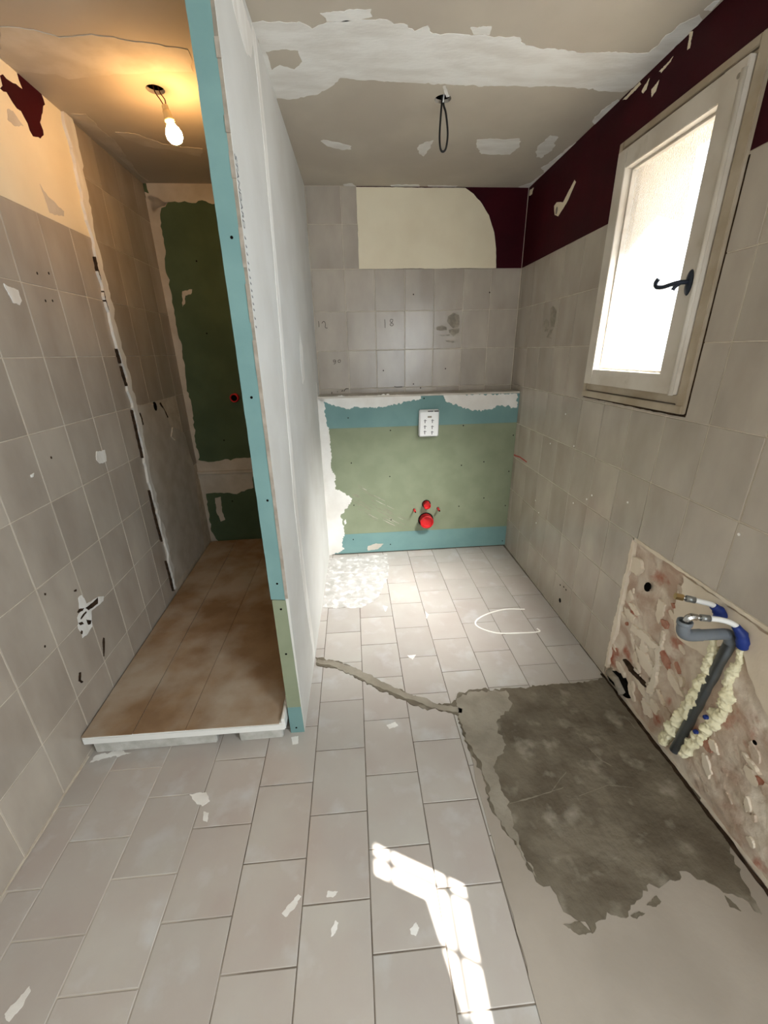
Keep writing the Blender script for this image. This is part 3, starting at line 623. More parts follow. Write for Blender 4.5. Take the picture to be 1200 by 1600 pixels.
ribbon('dark_gap', RIGHT, [(2.08, 1.258), (1.75, 1.256), (1.385, 1.258)], [0.006, 0.008, 0.014], 'darkbrown', wall_right, 0.0012, 0.003, 0.02)
ribbon('dark_gap', RIGHT, [(1.386, 1.26), (1.386, 1.99)], 0.005, 'darkbrown', wall_right, 0.0012, 0.001, 0.02)

# ---- stripped masonry low on the right wall
def masonry():
    bm = bmesh.new(); na, nb = 150, 90; g = []
    for j in range(nb + 1):
        row = []
        for i in range(na + 1):
            a = 0.35 + (1.505 - 0.35) * i / na; b = 0.735 * j / nb
            q = Vector((a, b, 0))
            d = 0.006 * noise.fractal(q * 7, 0.9, 2.0, 5) + 0.004 * noise.noise(Vector((a * 30 + b * 14, b * 9 - a * 6, 3.0)))
            e = min(1.505 - a, 0.735 - b); edge = max(0.0, 1 - e / 0.018)
            row.append(bm.verts.new(RIGHT.P(a, b, -0.016 + d + edge * edge * 0.010)))
        g.append(row)
    for j in range(nb):
        for i in range(na): bm.faces.new((g[j][i], g[j][i + 1], g[j + 1][i + 1], g[j + 1][i]))
    return bm
mas = obj('stripped_masonry', masonry(), 'masonry', wall_right, True, 'bare patch of rough masonry where tiles were removed')
patch('old_plaster', RIGHT, [(1.2253, 0.7119), (1.1015, 0.7128), (0.9833, 0.7106), (0.8936, 0.7068), (0.8365, 0.7046), (0.7564, 0.4754), (0.8152, 0.4811), (0.8672, 0.513), (0.909, 0.5593), (0.942, 0.6038), (0.9696, 0.6177), (1.0262, 0.5533), (1.034, 0.4985), (1.0676, 0.4914), (1.1089, 0.4844), (1.1752, 0.4764), (1.2149, 0.536), (1.2284, 0.6258), (1.2211, 0.6714)], 'cream_plaster', wall_right, -0.009, 0.010, 0.02, base=-0.03, label='smooth cream plaster around the pipe')
ribbon('mortar_edge', RIGHT, [(1.500, 0.735), (1.499, 0.6), (1.501, 0.45), (1.498, 0.3), (1.501, 0.15), (1.497, 0.05)], [0.012, 0.022, 0.014, 0.024, 0.014, 0.02], 'cream_plaster', wall_right, 0.0005, 0.007, 0.012, base=-0.02, label='pale mortar edge')
ribbon('mortar_edge', RIGHT, [(1.505, 0.731), (1.35, 0.729), (1.2, 0.730), (1.0, 0.727), (0.8, 0.729), (0.4, 0.729)], [0.012, 0.014, 0.010, 0.012, 0.008, 0.008], 'cream_plaster', wall_right, 0.0005, 0.004, 0.012, base=-0.02)
disc('plug_hole', RIGHT, *[(1.3675, 0.5754)][0], 0.017, 0.024, 'dark', wall_right, -0.004, 0.5, amp=0.003)
ribbon('crevice', RIGHT, [(1.4035, 0.1749), (1.354, 0.1653), (1.3018, 0.1677), (1.2476, 0.1678)], [0.008, 0.022, 0.02, 0.008], 'darkbrown', wall_right, -0.003, 0.006, 0.012, base=-0.03)
for pts in ([(1.4053, 0.365), (1.318, 0.3823), (1.2406, 0.381), (1.2609, 0.3515), (1.3456, 0.341), (1.4073, 0.3297)], [(1.2961, 0.4926), (1.3012, 0.564), (1.2639, 0.5596), (1.269, 0.4667)], [(1.1709, 0.3324), (1.1145, 0.3145), (1.0735, 0.2879), (1.1077, 0.2747), (1.1616, 0.294)], [(1.4965, 0.6456), (1.4484, 0.6557), (1.4219, 0.6249), (1.4451, 0.5809), (1.485, 0.583)], [(1.2417, 0.1496), (1.2345, 0.2247), (1.2464, 0.4534), (1.2339, 0.448), (1.2087, 0.2163), (1.2169, 0.1471)], [(1.3336, 0.3041), (1.2453, 0.2809), (1.2345, 0.2247), (1.312, 0.238)]):
    patch('mortar_lump', RIGHT, pts, 'cream_plaster', wall_right, -0.005, 0.016, 0.007, base=-0.03)
rng = random.Random(5)
for i in range(90):
    a = rng.uniform(0.72, 1.485); b = rng.uniform(0.03, 0.70)
    if a < 1.09 and b > 0.34 and a < 1.20: continue
    if abs(a - (1.052 - 0.11 * b)) < 0.06: continue
    l = rng.uniform(0.010, 0.045); w = l * rng.uniform(0.25, 0.7); th = rng.uniform(0.2, 1.3); n_ = 9; pts = []
    for k in range(n_):
        t = 2 * math.pi * k / n_; rr = rng.uniform(0.6, 1.15); x = l * rr * math.cos(t); y_ = w * rr * math.sin(t)
        pts.append((a + x * math.cos(th) - y_ * math.sin(th), min(0.722, max(0.012, b + x * math.sin(th) + y_ * math.cos(th)))))
    mm = rng.choice(['cream_plaster', 'cream_plaster', 'cream_plaster', 'brick', 'pale_mortar', 'pale_mortar'])
    patch('mortar_lump', RIGHT, pts, mm, wall_right, rng.uniform(-0.012, -0.006), 0.010, 0.006, base=-0.03)
patch('drain_cavity', RIGHT, [(1.4774, 0.0094), (1.4524, 0.0639), (1.402, 0.0954), (1.3598, 0.0834), (1.3188, 0.0427), (1.3344, 0.0192), (1.391, 0.0151), (1.4533, 0.0009)], 'dark', wall_right, -0.004, 0.008, 0.012, base=-0.03)
q0 = [(1.4708, 0.0392), (1.4079, 0.0522), (1.3505, 0.0253)]
obj('old_drain', tube_bm([RIGHT.P(a, b, -0.008) for a, b in q0], 0.020, 20, jitter=0.5), 'smudge', wall_right, True, 'old grey drain stub low in the wall')
disc('plug_hole', RIGHT, *[(0.8161, 0.3776)][0], 0.007, 0.007, 'dark', wall_right, -0.002, amp=0.003)

# ---- floor repairs and spills
patch('pale_screed', FLOOR, [(0.3819, 1.1812), (0.3711, 0.9979), (0.3723, 0.8678), (0.3699, 0.7406), (0.3724, 0.6622), (0.3737, 0.5667), (0.3705, 0.4741), (0.3695, 0.4341)] + [(0.36, 0.30), (0.36, 0.1), (1.13, 0.1), (1.13, 1.3)], 'screed', floor, 0.0022, 0.006, 0.03, label='smooth pale screed')
patch('concrete_repair', FLOOR, [(-0.2848, 1.7299), (-0.193, 1.7033), (-0.1092, 1.6592), (-0.0133, 1.5636), (0.0771, 1.507), (0.1778, 1.448), (0.2853, 1.3766), (0.3585, 1.3781), (0.3998, 1.4305), (0.4657, 1.4523), (0.662, 1.4446), (0.8808, 1.451), (1.0884, 1.4587)] + [(1.128, 1.49), (1.128, 1.1), (1.128, 0.80)] + [(1.0651, 0.5859), (1.0524, 0.6124), (1.001, 0.6412), (0.97, 0.6744), (0.9097, 0.6996), (0.8817, 0.6758), (0.8365, 0.668), (0.8022, 0.675), (0.7517, 0.6434), (0.7152, 0.6313), (0.6712, 0.606), (0.6055, 0.6036), (0.5736, 0.5789), (0.5525, 0.6072), (0.5166, 0.6672), (0.471, 0.7043), (0.4607, 0.7683), (0.4255, 0.8443), (0.4019, 0.9066), (0.4046, 1.0316), (0.3839, 1.1381), (0.3755, 1.2423), (0.373, 1.3141), (0.3073, 1.3397), (0.1987, 1.3798), (0.116, 1.4265), (0.0303, 1.4868), (-0.0603, 1.559), (-0.1572, 1.6405), (-0.2728, 1.6725)], 'concrete', floor, 0.0045, 0.014, 0.010, label='rough grey concrete repair')
M['concrete_dry'] = mat('drying_concrete', (150, 142, 128), (134, 126, 112), 9, 0.85, 0.2, 0.5, 40)
ribbon('dry_margin', FLOOR, [(-0.2754, 1.7006), (-0.1914, 1.6751), (-0.0859, 1.6169), (0.0321, 1.5268), (0.1755, 1.4293), (0.3113, 1.3604), (0.3973, 1.3327)], [0.02, 0.03, 0.05, 0.04, 0.035, 0.03, 0.03], 'concrete_dry', floor, 0.0050, 0.010, 0.012, label='dry grey edge of the concrete')
patch('dry_margin', FLOOR, [(0.3851, 1.4053), (0.4765, 1.4359), (0.627, 1.4318), (0.6306, 1.3568), (0.5271, 1.2625), (0.5321, 1.1553), (0.4518, 1.0659), (0.4563, 0.9684), (0.4604, 0.8816), (0.4573, 0.7862), (0.4749, 0.7137), (0.4574, 0.7599), (0.4255, 0.8443), (0.4063, 0.9063), (0.4094, 1.0313), (0.3915, 1.1375), (0.3809, 1.2419)], 'concrete_dry', floor, 0.0050, 0.014, 0.010, label='dry grey edge of the concrete')
for pts in ([(0.5052, 0.6036), (0.5525, 0.6072), (0.575, 0.5814), (0.5378, 0.5787)], [(0.7004, 0.6081), (0.7297, 0.616), (0.7448, 0.6107), (0.7137, 0.6003)], [(0.7604, 0.6282), (0.8024, 0.6474), (0.807, 0.6323), (0.7846, 0.6222)], [(0.9985, 0.6339), (1.0126, 0.6108), (1.0147, 0.5964), (0.9911, 0.608)]):
    patch('concrete_crumb', FLOOR, pts, 'concrete', floor, 0.0035, 0.004, 0.01)
patch('plaster_spill', FLOOR, [(-0.297, 2.8377), (0.1688, 2.868), (0.1553, 2.5322), (0.094, 2.3289), (0.0348, 2.2216), (-0.0395, 2.1578), (-0.284, 2.1793)], 'spill', floor, 0.0014, 0.012, 0.012, label='dried grey plaster spill')
for pts in ([(-0.6764, 1.0488), (-0.6178, 1.0515), (-0.5928, 1.0176), (-0.6141, 1.0014), (-0.6545, 1.0266)], [(-0.6034, 0.9833), (-0.5839, 0.9777), (-0.5783, 0.948), (-0.5952, 0.9533)], [(-0.2808, 0.6824), (-0.2571, 0.7056), (-0.2392, 0.724), (-0.229, 0.7172), (-0.2456, 0.6901), (-0.2666, 0.6729)], [(-0.9246, 0.5337), (-0.9106, 0.5571), (-0.8991, 0.5795), (-0.8891, 0.5699), (-0.8902, 0.5419), (-0.9037, 0.52)], [(-0.1379, 0.638), (-0.1265, 0.6564), (-0.1172, 0.6502), (-0.1251, 0.6291), (-0.1369, 0.6219)], [(0.0797, 0.6231), (0.0993, 0.6368), (0.1065, 0.624), (0.0954, 0.6075), (0.0819, 0.6123)], [(-0.3405, 1.2598), (-0.3119, 1.2637), (-0.307, 1.2274), (-0.3298, 1.2233)], [(0.0597, 1.2887), (0.0993, 1.3019), (0.1086, 1.2817), (0.0693, 1.2688)], [(0.1954, 1.7098), (0.2429, 1.7108), (0.2213, 1.6741)], [(0.0937, 2.1738), (0.1249, 2.1571), (0.1056, 2.1045)], [(0.3489, 2.0899), (0.3671, 2.0554), (0.3447, 2.0126)], [(-0.1527, 0.7257), (-0.1222, 0.722), (-0.1348, 0.7091), (-0.1554, 0.7106)], [(-1.1149, 1.2365), (-1.0232, 1.2523), (-0.9777, 1.2375), (-1.079, 1.2172), (-1.1205, 1.204)], [(0.954, 0.5662), (0.969, 0.5665), (0.9576, 0.562)]):
    patch('plaster_smear', FLOOR, pts, 'plaster', floor, 0.0008, 0.009, 0.006)
for st, w in (([(0.4684, 0.9296), (0.5519, 0.9434), (0.6813, 0.9705)], 0.006), ([(0.6273, 0.956), (0.6955, 1.0102), (0.7177, 1.0259)], 0.004), ([(0.7238, 0.9376), (0.8471, 0.9677), (0.9332, 0.952)], 0.003), ([(0.8559, 1.1166), (0.8762, 1.0605), (0.9008, 1.0378)], 0.004), ([(1.0856, 1.2523), (1.0928, 1.219), (1.0945, 1.1873)], 0.003)):
    ribbon('trowel_scratch', FLOOR, st, [0.0006, w * 0.5, 0.0006], 'concrete_pale', floor, 0.0049, 0.003, 0.01)
ribbon('wall_foot_gap_shade', FLOOR, [(1.128, 1.50), (1.127, 1.2), (1.128, 0.9), (1.127, 0.5)], [0.008, 0.016, 0.014, 0.016], 'darkbrown', floor, 0.0052, 0.006, 0.02)  # crevice shadow painted as a dark strip along the wall foot
ribbon('chalk_line', FLOOR, [tuple(p[:2]) for p in spline([(a, b, 0) for a, b in [(0.9611, 2.0564), (0.8447, 2.0666), (0.7222, 2.031), (0.6345, 1.9689), (0.633, 1.9088), (0.7189, 1.8496), (0.8436, 1.839), (0.9583, 1.8406), (0.9592, 1.8692)]], 5)], 0.009, 'chalk', floor, 0.0012, 0.001, 0.01, label='chalk oval outline')
ribbon('plaster_seam', FLOOR, [(-1.1284, 0.7808), (-1.1339, 0.9457), (-1.1411, 1.085), (-1.1453, 1.2332)], 0.012, 'grout', floor, 0.0015, 0.003, 0.02)

# ================================================================== partition and toilet casing
part = empty('wall_partition', (-0.317, YF, 0), 'plasterboard partition with a teal end strip beside the shower', 'partition wall', kind='structure')
YE = YB - 0.02
def wbox(name, x0, x1, y0, y1, z0, z1, m, parent, bev=0.0, label=None): return obj(name, boxes(FLOOR, [(x0, x1, y0, y1)], z0, z1, bev), m, parent, label=label)
wbox('white_board', XP - 0.0125, XP, YF + 0.002, 1.7465, 0.0, H - 0.001, 'board', part)
wbox('white_board', XP - 0.0125, XP, 1.747, YE, 0.0, H - 0.001, 'board', part)
wbox('stud_core', -0.336, XP - 0.013, YF + 0.014, YE, 0.0, H - 0.001, 'gypsum', part)
wbox('green_board', -0.349, -0.3365, YF + 0.014, YE, 0.0, H - 0.001, 'shaded_green', part)
fs = Frame((0, YF + 0.0125, 0), (1, 0, 0), (0, 0, 1), (0, -1, 0))
es = patch('end_strip', fs, [(-0.3495, 0.66), (-0.2975, 0.655), (-0.2985, 1.2), (-0.298, 1.8), (-0.2965, H - 0.002), (-0.353, H - 0.002), (-0.349, 1.6)], 'teal', part, 0.0125, 0.0012, 0.03, base=0.0, label='teal plasterboard end strip')
patch('end_strip', fs, [(-0.345, 0.0), (-0.2875, 0.0), (-0.294, 0.4), (-0.2975, 0.652), (-0.3465, 0.656)], 'green', part, 0.0118, 0.0006, 0.04, base=0.0, label='green plasterboard end strip below the teal one')
patch('end_strip', fs, [(-0.3445, 0.0), (-0.288, 0.0), (-0.2905, 0.14), (-0.3450, 0.14)], 'teal', part, 0.0122, 0.0004, 0.04, base=0.0, label='teal foot of the end strip')
for x, z in [(-0.3186, 1.7746), (-0.3226, 1.3678), (-0.3153, 1.0399), (-0.32, 0.7245), (-0.3184, 0.616), (-0.3215, 0.4117), (-0.3197, 0.0272)]: disc('screw', fs, x, z, 0.004, 0.004, 'dark', part, 0.0132)
z = 0.66
k = 0
while z < H - 0.05:
    l = random.uniform(0.03, 0.13); z1 = min(z + l, H - 0.01)
    if k % 2 == 0 or z < 1.5: wbox('edge_chip', XP - 0.0115, XP - 0.001, YF - random.uniform(0.001, 0.003), YF + 0.004, z, z1, 'gypsum', part)
    else: wbox('edge_chip', XP - 0.0120, XP - 0.0015, YF + 0.0005, YF + 0.004, z, z1, 'smudge', part)
    z = z1; k += 1
jb = [(1.7623, 2.4002), (1.7752, 2.1987), (1.748, 1.9384), (1.7179, 1.6502), (1.6699, 1.3309), (1.6296, 0.8909), (1.6519, 0.4697), (1.7009, 0.1387)]
ribbon('joint_filler', PART, [(jb[0][0], H - 0.01)] + jb + [(jb[-1][0], 0.02)], [0.05, 0.055, 0.06, 0.05, 0.065, 0.06, 0.07, 0.08, 0.07, 0.06], 'plaster', part, 0.0016, 0.008, 0.025, label='white filler over the board joint')
patch('joint_filler', PART, [(1.4733, 2.335), (1.6198, 2.4198), (1.7502, 2.4087), (1.6684, 2.3227), (1.5847, 2.2943), (1.5215, 2.3133)], 'plaster', part, 0.0012, 0.008, 0.02)
patch('joint_filler', PART, [(2.2471, 1.5844), (2.3053, 1.526), (2.2975, 1.3684), (2.1974, 1.3427), (2.1859, 1.4652)], 'plaster', part, 0.0012, 0.008, 0.02)
patch('joint_filler', PART, [(YBOX - 0.015, 0.0), (YBOX - 0.006, 0.0), (YBOX - 0.004, 1.3), (YBOX - 0.012, 1.3), (YBOX - 0.03, 0.9), (YBOX - 0.022, 0.5)], 'plaster', part, 0.002, 0.006, 0.03)
def text_mesh(txt, size):
    cu = bpy.data.curves.new('txt', 'FONT'); cu.body = txt; cu.size = size; cu.align_x = 'LEFT'; cu.extrude = 0.0002
    o = bpy.data.objects.new('txt', cu); COL.objects.link(o)
    dg = bpy.context.evaluated_depsgraph_get(); me = bpy.data.meshes.new_from_object(o.evaluated_get(dg))
    bpy.data.objects.remove(o, do_unlink=True); me.materials.clear(); return me
tm = text_mesh('STANDARD', 0.030)
to = obj('printed_text', tm, 'ink', part, label='faint grey print along the board edge')
# reads downward along the board's front edge
to.matrix_basis = Matrix(((0, 0, 1, XP + 0.0006), (0, 1, 0, YF + 0.006), (-1, 0, 0, 1.955), (0, 0, 0, 1)))
zz = 1.78
for i in range(13):
    patch('print_mark', PART, [(YF + 0.008, zz), (YF + 0.022, zz - 0.003), (YF + 0.020, zz - 0.007), (YF + 0.008, zz - 0.006)], 'ink', part, 0.0006, 0.002, 0.006); zz -= random.uniform(0.013, 0.024)

# toilet casing: half wall of plasterboard
cas = empty('wall_casing', BOX.P(0.42, 0, 0), 'boxed-out half wall of green and teal plasterboard with a ledge', 'half wall', kind='structure')
X0, X1 = XP + 0.001, XR - 0.002
obj('board', boxes(BOX, [(X0, X1, 0.992, ZL - 0.012)], -0.0125, 0.0), 'teal', cas, label='teal upper board')
obj('board', boxes(BOX, [(X0, X1, 0.172, 0.9915)], -0.0125, -0.0003), 'green', cas, label='sage green middle board')
obj('board', boxes(BOX, [(X0, X1, 0.006, 0.1715)], -0.0125, 0.0), 'teal', cas, label='teal bottom board')
obj('ledge', boxes(BOX, [(X0, X1, ZL - 0.0125, ZL)], -0.195, 0.002), 'grey_plaster', cas)
for x, z in [(-0.0852, 1.0627), (0.2104, 0.9656), (0.7393, 0.9819), (1.1173, 0.8993), (-0.0785, 0.7386), (0.201, 0.6245), (0.7402, 0.6876), (0.9099, 0.7076), (1.1096, 0.6247), (-0.075, 0.4098), (0.206, 0.2763), (0.7367, 0.3605), (0.9306, 0.4195), (1.1077, 0.3469), (-0.0932, 0.1243), (0.1982, 0.065), (1.1118, 0.0414), (0.449, 1.18)]: disc('screw', BOX, x, z, 0.0045, 0.0045, 'dark', cas, 0.0007)
for pts in ([(-0.2995, 1.2021), (-0.2422, 1.1961), (-0.2382, 1.0367), (-0.2212, 0.942), (-0.2285, 0.7136), (-0.2003, 0.6446), (-0.2068, 0.541), (-0.1581, 0.5211), (-0.0857, 0.4643), (-0.123, 0.394), (-0.1768, 0.342), (-0.1725, 0.2675), (-0.1584, 0.2102), (-0.1822, 0.0963), (-0.1674, 0.0464), (-0.291, -0.0152), (-0.3135, 0.0652), (-0.3057, 0.5457), (-0.2984, 0.9605)],
            [(-0.2988, 1.211), (-0.0425, 1.2099), (0.4239, 1.2001), (0.4322, 1.1772), (0.3297, 1.165), (0.1722, 1.1315), (0.0159, 1.1285), (-0.1616, 1.1413), (-0.2362, 1.1736)],
            [(0.5853, 1.2003), (1.117, 1.1935), (1.1238, 1.0956), (0.9739, 1.1156), (0.9266, 1.0936), (0.7966, 1.085), (0.7138, 1.1155), (0.6158, 1.1492)],
            [(-0.1578, 0.2854), (-0.1433, 0.2995), (-0.1382, 0.2656), (-0.1525, 0.2552)]):
    patch('filler', BOX, pts, 'plaster', cas, 0.0018, 0.013, 0.008)
for i in range(48):
    x = random.uniform(-0.12, 0.28); z = 0.52 - 0.75 * (x + 0.12) + random.uniform(-0.10, 0.12)
    if z < 0.2: continue
    l = random.uniform(0.03, 0.09); ribbon('trowel_scrape', BOX, [(x, z), (x + l * 0.5, z - l * 0.32), (x + l, z - l * 0.6)], [0.0006, 0.003, 0.0006], 'grey_plaster' if i % 4 == 0 else 'smudge', cas, 0.0006, 0.001, 0.02)
patch('filler', BOX, [(0.0188, 0.0606), (0.0815, 0.0804), (0.1436, 0.0727), (0.098, 0.03), (0.0175, 0.0211)], 'grey_plaster', cas, 0.0008, 0.004, 0.012)

# shower back wall board
sb = obj('green_board', boxes(BACK, [(-1.30, -0.352, 0.0, H - 0.001)], -0.004, 0.012), 'shaded_green', wall_back, label='green plasterboard with shade in its colour, at the back of the shower')
SBK = Frame(BACK.P(0, 0, 0.012), BACK.u, BACK.v, BACK.n)
for pts in ([(-1.2231, 2.4663), (-0.8135, 2.479), (-0.827, 2.3516), (-0.9709, 2.3542), (-1.1134, 2.3567), (-1.2091, 2.2949)], [(-1.2365, 2.4069), (-1.1134, 2.3567), (-1.157, 2.3275), (-1.1714, 2.295), (-1.1802, 2.1449), (-1.2014, 2.006), (-1.1959, 1.8981), (-1.1979, 1.749), (-1.1865, 1.5334), (-1.2009, 1.3479), (-1.1982, 1.1303), (-1.218, 0.9009), (-1.2076, 0.7805), (-1.2576, 0.6591), (-1.2995, 0.6858), (-1.295, 1.0884), (-1.2952, 1.5153), (-1.2755, 1.8987), (-1.2537, 2.2124)],
            [(-1.2471, 0.7675), (-1.1535, 0.744), (-0.8165, 0.7648), (-0.8481, 0.5282), (-0.981, 0.4822), (-1.0996, 0.4984), (-1.1712, 0.5018), (-1.2682, 0.4961)], [(-1.2834, 0.5176), (-1.2111, 0.4933), (-1.2173, 0.3451), (-1.2257, 0.1807), (-1.1547, 0.063), (-1.2274, 0.0212), (-1.3315, 0.0334)]):
    patch('filler', SBK, pts, 'grey_plaster', wall_back, 0.0016, 0.014, 0.02, label='filler around the shower board')
obj('ledge_strip', boxes(SBK, [(-1.27, -0.352, 0.655, 0.675)], 0.0, 0.020, 0.002), 'grey_plaster', wall_back)
obj('ledge_strip', boxes(SBK, [(-1.27, -0.352, 0.62, 0.652)], 0.0, 0.012, 0.002), 'grey_plaster', wall_back)
for pts in ([(-1.1195, 1.8791), (-1.0572, 1.8896), (-1.0707, 1.8602), (-1.1044, 1.8531), (-1.1177, 1.8048), (-1.1376, 1.7862)], [(-1.1495, 0.4589), (-1.1046, 0.4672), (-1.1153, 0.3398), (-1.1012, 0.2736), (-1.1382, 0.2591), (-1.1591, 0.3421)]):
    patch('filler', SBK, pts, 'grey_plaster', wall_back, 0.001, 0.006, 0.012)
for x, z in [(-1.0002, 2.0475), (-1.0099, 1.6262), (-1.0112, 0.9029), (-1.0235, 0.4262)]: disc('screw', SBK, x, z, 0.005, 0.005, 'dark', wall_back, 0.0008)

# ================================================================== things
# red wastes and rods of the toilet frame
def red_pipe(name, x, z, hole, r, out, label):
    e = empty(name, BOX.P(x, z, 0), label, 'pipe')
    disc('cut_hole', BOX, x, z, hole, hole, 'dark', e, 0.0009)
    mt = BOX.mat(x, z, 0)
    sl_ = obj('sleeve', lathe_bm([(r, -0.01), (r, out), (r * 1.02, out), (r * 0.93, out + 0.001), (r * 0.88, out), (r * 0.88, out - 0.02), (r * 0.84, out - 0.022)], mt, 32), 'red', e, True)
    obj('cap', lathe_bm([(r * 0.9, out - 0.020), (r * 0.7, out - 0.022), (0.0, out - 0.022)], mt, 32), 'red', sl_)
    return e
red_pipe('waste_pipe', 0.478, 0.262, 0.060, 0.051, 0.055, 'large red capped waste pipe low on the green half wall')
red_pipe('flush_pipe', 0.480, 0.392, 0.034, 0.027, 0.045, 'small red capped flush pipe just above the larger red pipe')
for x, lab in ((0.387, 'threaded rod in a red sleeve left of the small red pipe'), (0.572, 'threaded rod in a red sleeve right of the small red pipe')):
    e = empty('fixing_rod', BOX.P(x, 0.352, 0), lab, 'rod', 'fixing rods beside the red pipes')
    mt = BOX.mat(x, 0.352, 0)
    disc('cut_hole', BOX, x, 0.352, 0.010, 0.010, 'dark', e, 0.0009)
    sl_ = obj('sleeve', lathe_bm([(0.0075, 0.0), (0.0075, 0.05), (0.006, 0.052), (0.0, 0.052)], mt, 14), 'red', e, True)
    obj('rod_tip', lathe_bm([(0.005, 0.05), (0.005, 0.062), (0.0, 0.062)], mt, 12), 'dark', sl_, True)

# flush plate cover
fp = empty('flush_cover', BOX.P(0.481, 0.93, 0), 'white plastic flush inspection cover with printed symbols on the teal board', 'cover')
FP = Frame(BOX.P(0.481, 1.012, 0), BOX.u, Vector((0.012, 0, 1)), BOX.n)
obj('shell', boxes(FP, [(-0.070, 0.070, -0.094, 0.094)], 0.0, 0.042, 0.006), 'white_plastic', fp, True)
fc = obj('face', boxes(FP, [(-0.063, 0.063, -0.087, 0.078)], 0.041, 0.0435, 0.001), 'white_plastic', fp)
for a0, a1 in ((-0.012, 0.026), (0.034, 0.066)): obj('slot', boxes(FP, [(a0, a1, 0.081, 0.0865)], 0.0405, 0.0428), 'dark', fp)
obj('print', boxes(FP, [(-0.012, 0.016, 0.040, 0.052)], 0.0435, 0.0439), 'smudge', fc)
for cx, cz in ((-0.030, 0.015), (0.022, 0.015), (-0.030, -0.025), (0.022, -0.028), (-0.030, -0.062), (0.022, -0.066)):
    obj('print', boxes(FP, [(cx - 0.003, cx + 0.003, cz - 0.012, cz + 0.014)], 0.0435, 0.0438), 'ink', fc)
    obj('print', boxes(FP, [(cx - 0.008, cx + 0.012, cz + 0.004, cz + 0.008)], 0.0435, 0.0437), 'ink', fc)

# shower plug on the green board
sp_ = empty('shower_plug', SBK.P(-0.885, 1.205, 0), 'dark red plug in the green shower board', 'plug')
mt = SBK.mat(-0.885, 1.205, 0)
obj('body', lathe_bm([(0.030, 0.0), (0.030, 0.035), (0.026, 0.038), (0.022, 0.038), (0.022, 0.030), (0.0, 0.030)], mt, 24), 'red', sp_, True)
obj('socket', lathe_bm([(0.021, 0.031), (0.0, 0.0312)], mt, 24), 'dark', sp_)

# shower tray, supports, cardboard covers
def lx(y): return XL + SL * (y - 2)
tray = empty('shower_tray', (-0.75, 1.24, 0.05), 'white shower tray raised on blocks under cardboard', 'shower tray')
TZ0, TZ1 = 0.066, 0.102
def slab(outline, z0, z1, bev=0.0):
    bm = bmesh.new(); t = [bm.verts.new((x, y_, z1)) for x, y_ in outline]; b = [bm.verts.new((x, y_, z0)) for x, y_ in outline]
    bm.faces.new(t); bm.faces.new(b[::-1]); n = len(t)
    for i in range(n): bm.faces.new((t[i], b[i], b[(i + 1) % n], t[(i + 1) % n]))
    if bev: bmesh.ops.bevel(bm, geom=bm.edges[:], offset=bev, segments=2, affect='EDGES')
    return bm
obj('basin', slab([(lx(1.23) + 0.006, 1.228), (-0.352, 1.238), (-0.352, YB - 0.04), (lx(3.05) + 0.006, YB - 0.06)], TZ0, TZ1, 0.005), 'enamel', tray)
obj('rim', slab([(-0.366, 1.237), (-0.352, 1.237), (-0.352, YB - 0.04), (-0.366, YB - 0.04)], TZ1 - 0.004, TZ1 + 0.024, 0.003), 'enamel', tray)
obj('support', slab([(lx(1.27) + 0.03, 1.246), (-0.640, 1.256), (-0.660, 1.45), (lx(1.4) + 0.03, 1.45)], 0.0005, TZ0, 0.004), 'block', tray, label='grey support block under the tray')
obj('support', slab([(-0.548, 1.256), (-0.372, 1.260), (-0.372, 1.45), (-0.540, 1.45)], 0.0005, TZ0, 0.004), 'block', tray, label='short grey support block near the partition')
s1 = [(-0.9472, 1.2469), (-0.9702, 1.6116), (-0.9838, 2.0553), (-1.0209, 2.8416)]
s2 = [(-0.743, 1.2461), (-0.7317, 1.5098), (-0.7416, 2.2015), (-0.7591, 2.6142)]
F0, F1 = 1.234, 3.05
def ins(s, d): return [(x + d, y_) for x, y_ in s]
tc = TZ1 + 0.0005
def card(label, outline, z):
    o = obj('cardboard_sheet', slab(outline, z, z + 0.004), 'card'); return tag(o, label, 'cardboard', 'cardboard sheets covering the shower tray')
xa = lambda y_, s: s[0][0] + (s[-1][0] - s[0][0]) * (y_ - s[0][1]) / (s[-1][1] - s[0][1])
card('cardboard sheet on the shower tray along the tiled left wall', [(lx(1.23) + 0.008, 1.231), (xa(1.236, s1) - 0.0012, 1.233), (xa(2.2, s1) - 0.0012, 2.2), (xa(F1, s1) - 0.0012, F1 - 0.02), (lx(F1) + 0.008, F1 - 0.03), (lx(2.3) + 0.008, 2.3)], tc)
card('cardboard sheet in the middle of the shower tray', [(xa(1.236, s1) + 0.002, 1.234), (xa(1.24, s2) - 0.001, 1.236), (xa(F1, s2) - 0.001, F1 - 0.015), (xa(F1, s1) + 0.002, F1 - 0.02), (xa(2.2, s1) + 0.002, 2.2)], tc)
card('cardboard sheet on the shower tray beside the partition', [(xa(1.24, s2) + 0.001, 1.236), (-0.375, 1.238), (-0.368, F1 - 0.01), (xa(F1, s2) + 0.001, F1 - 0.015)], tc)

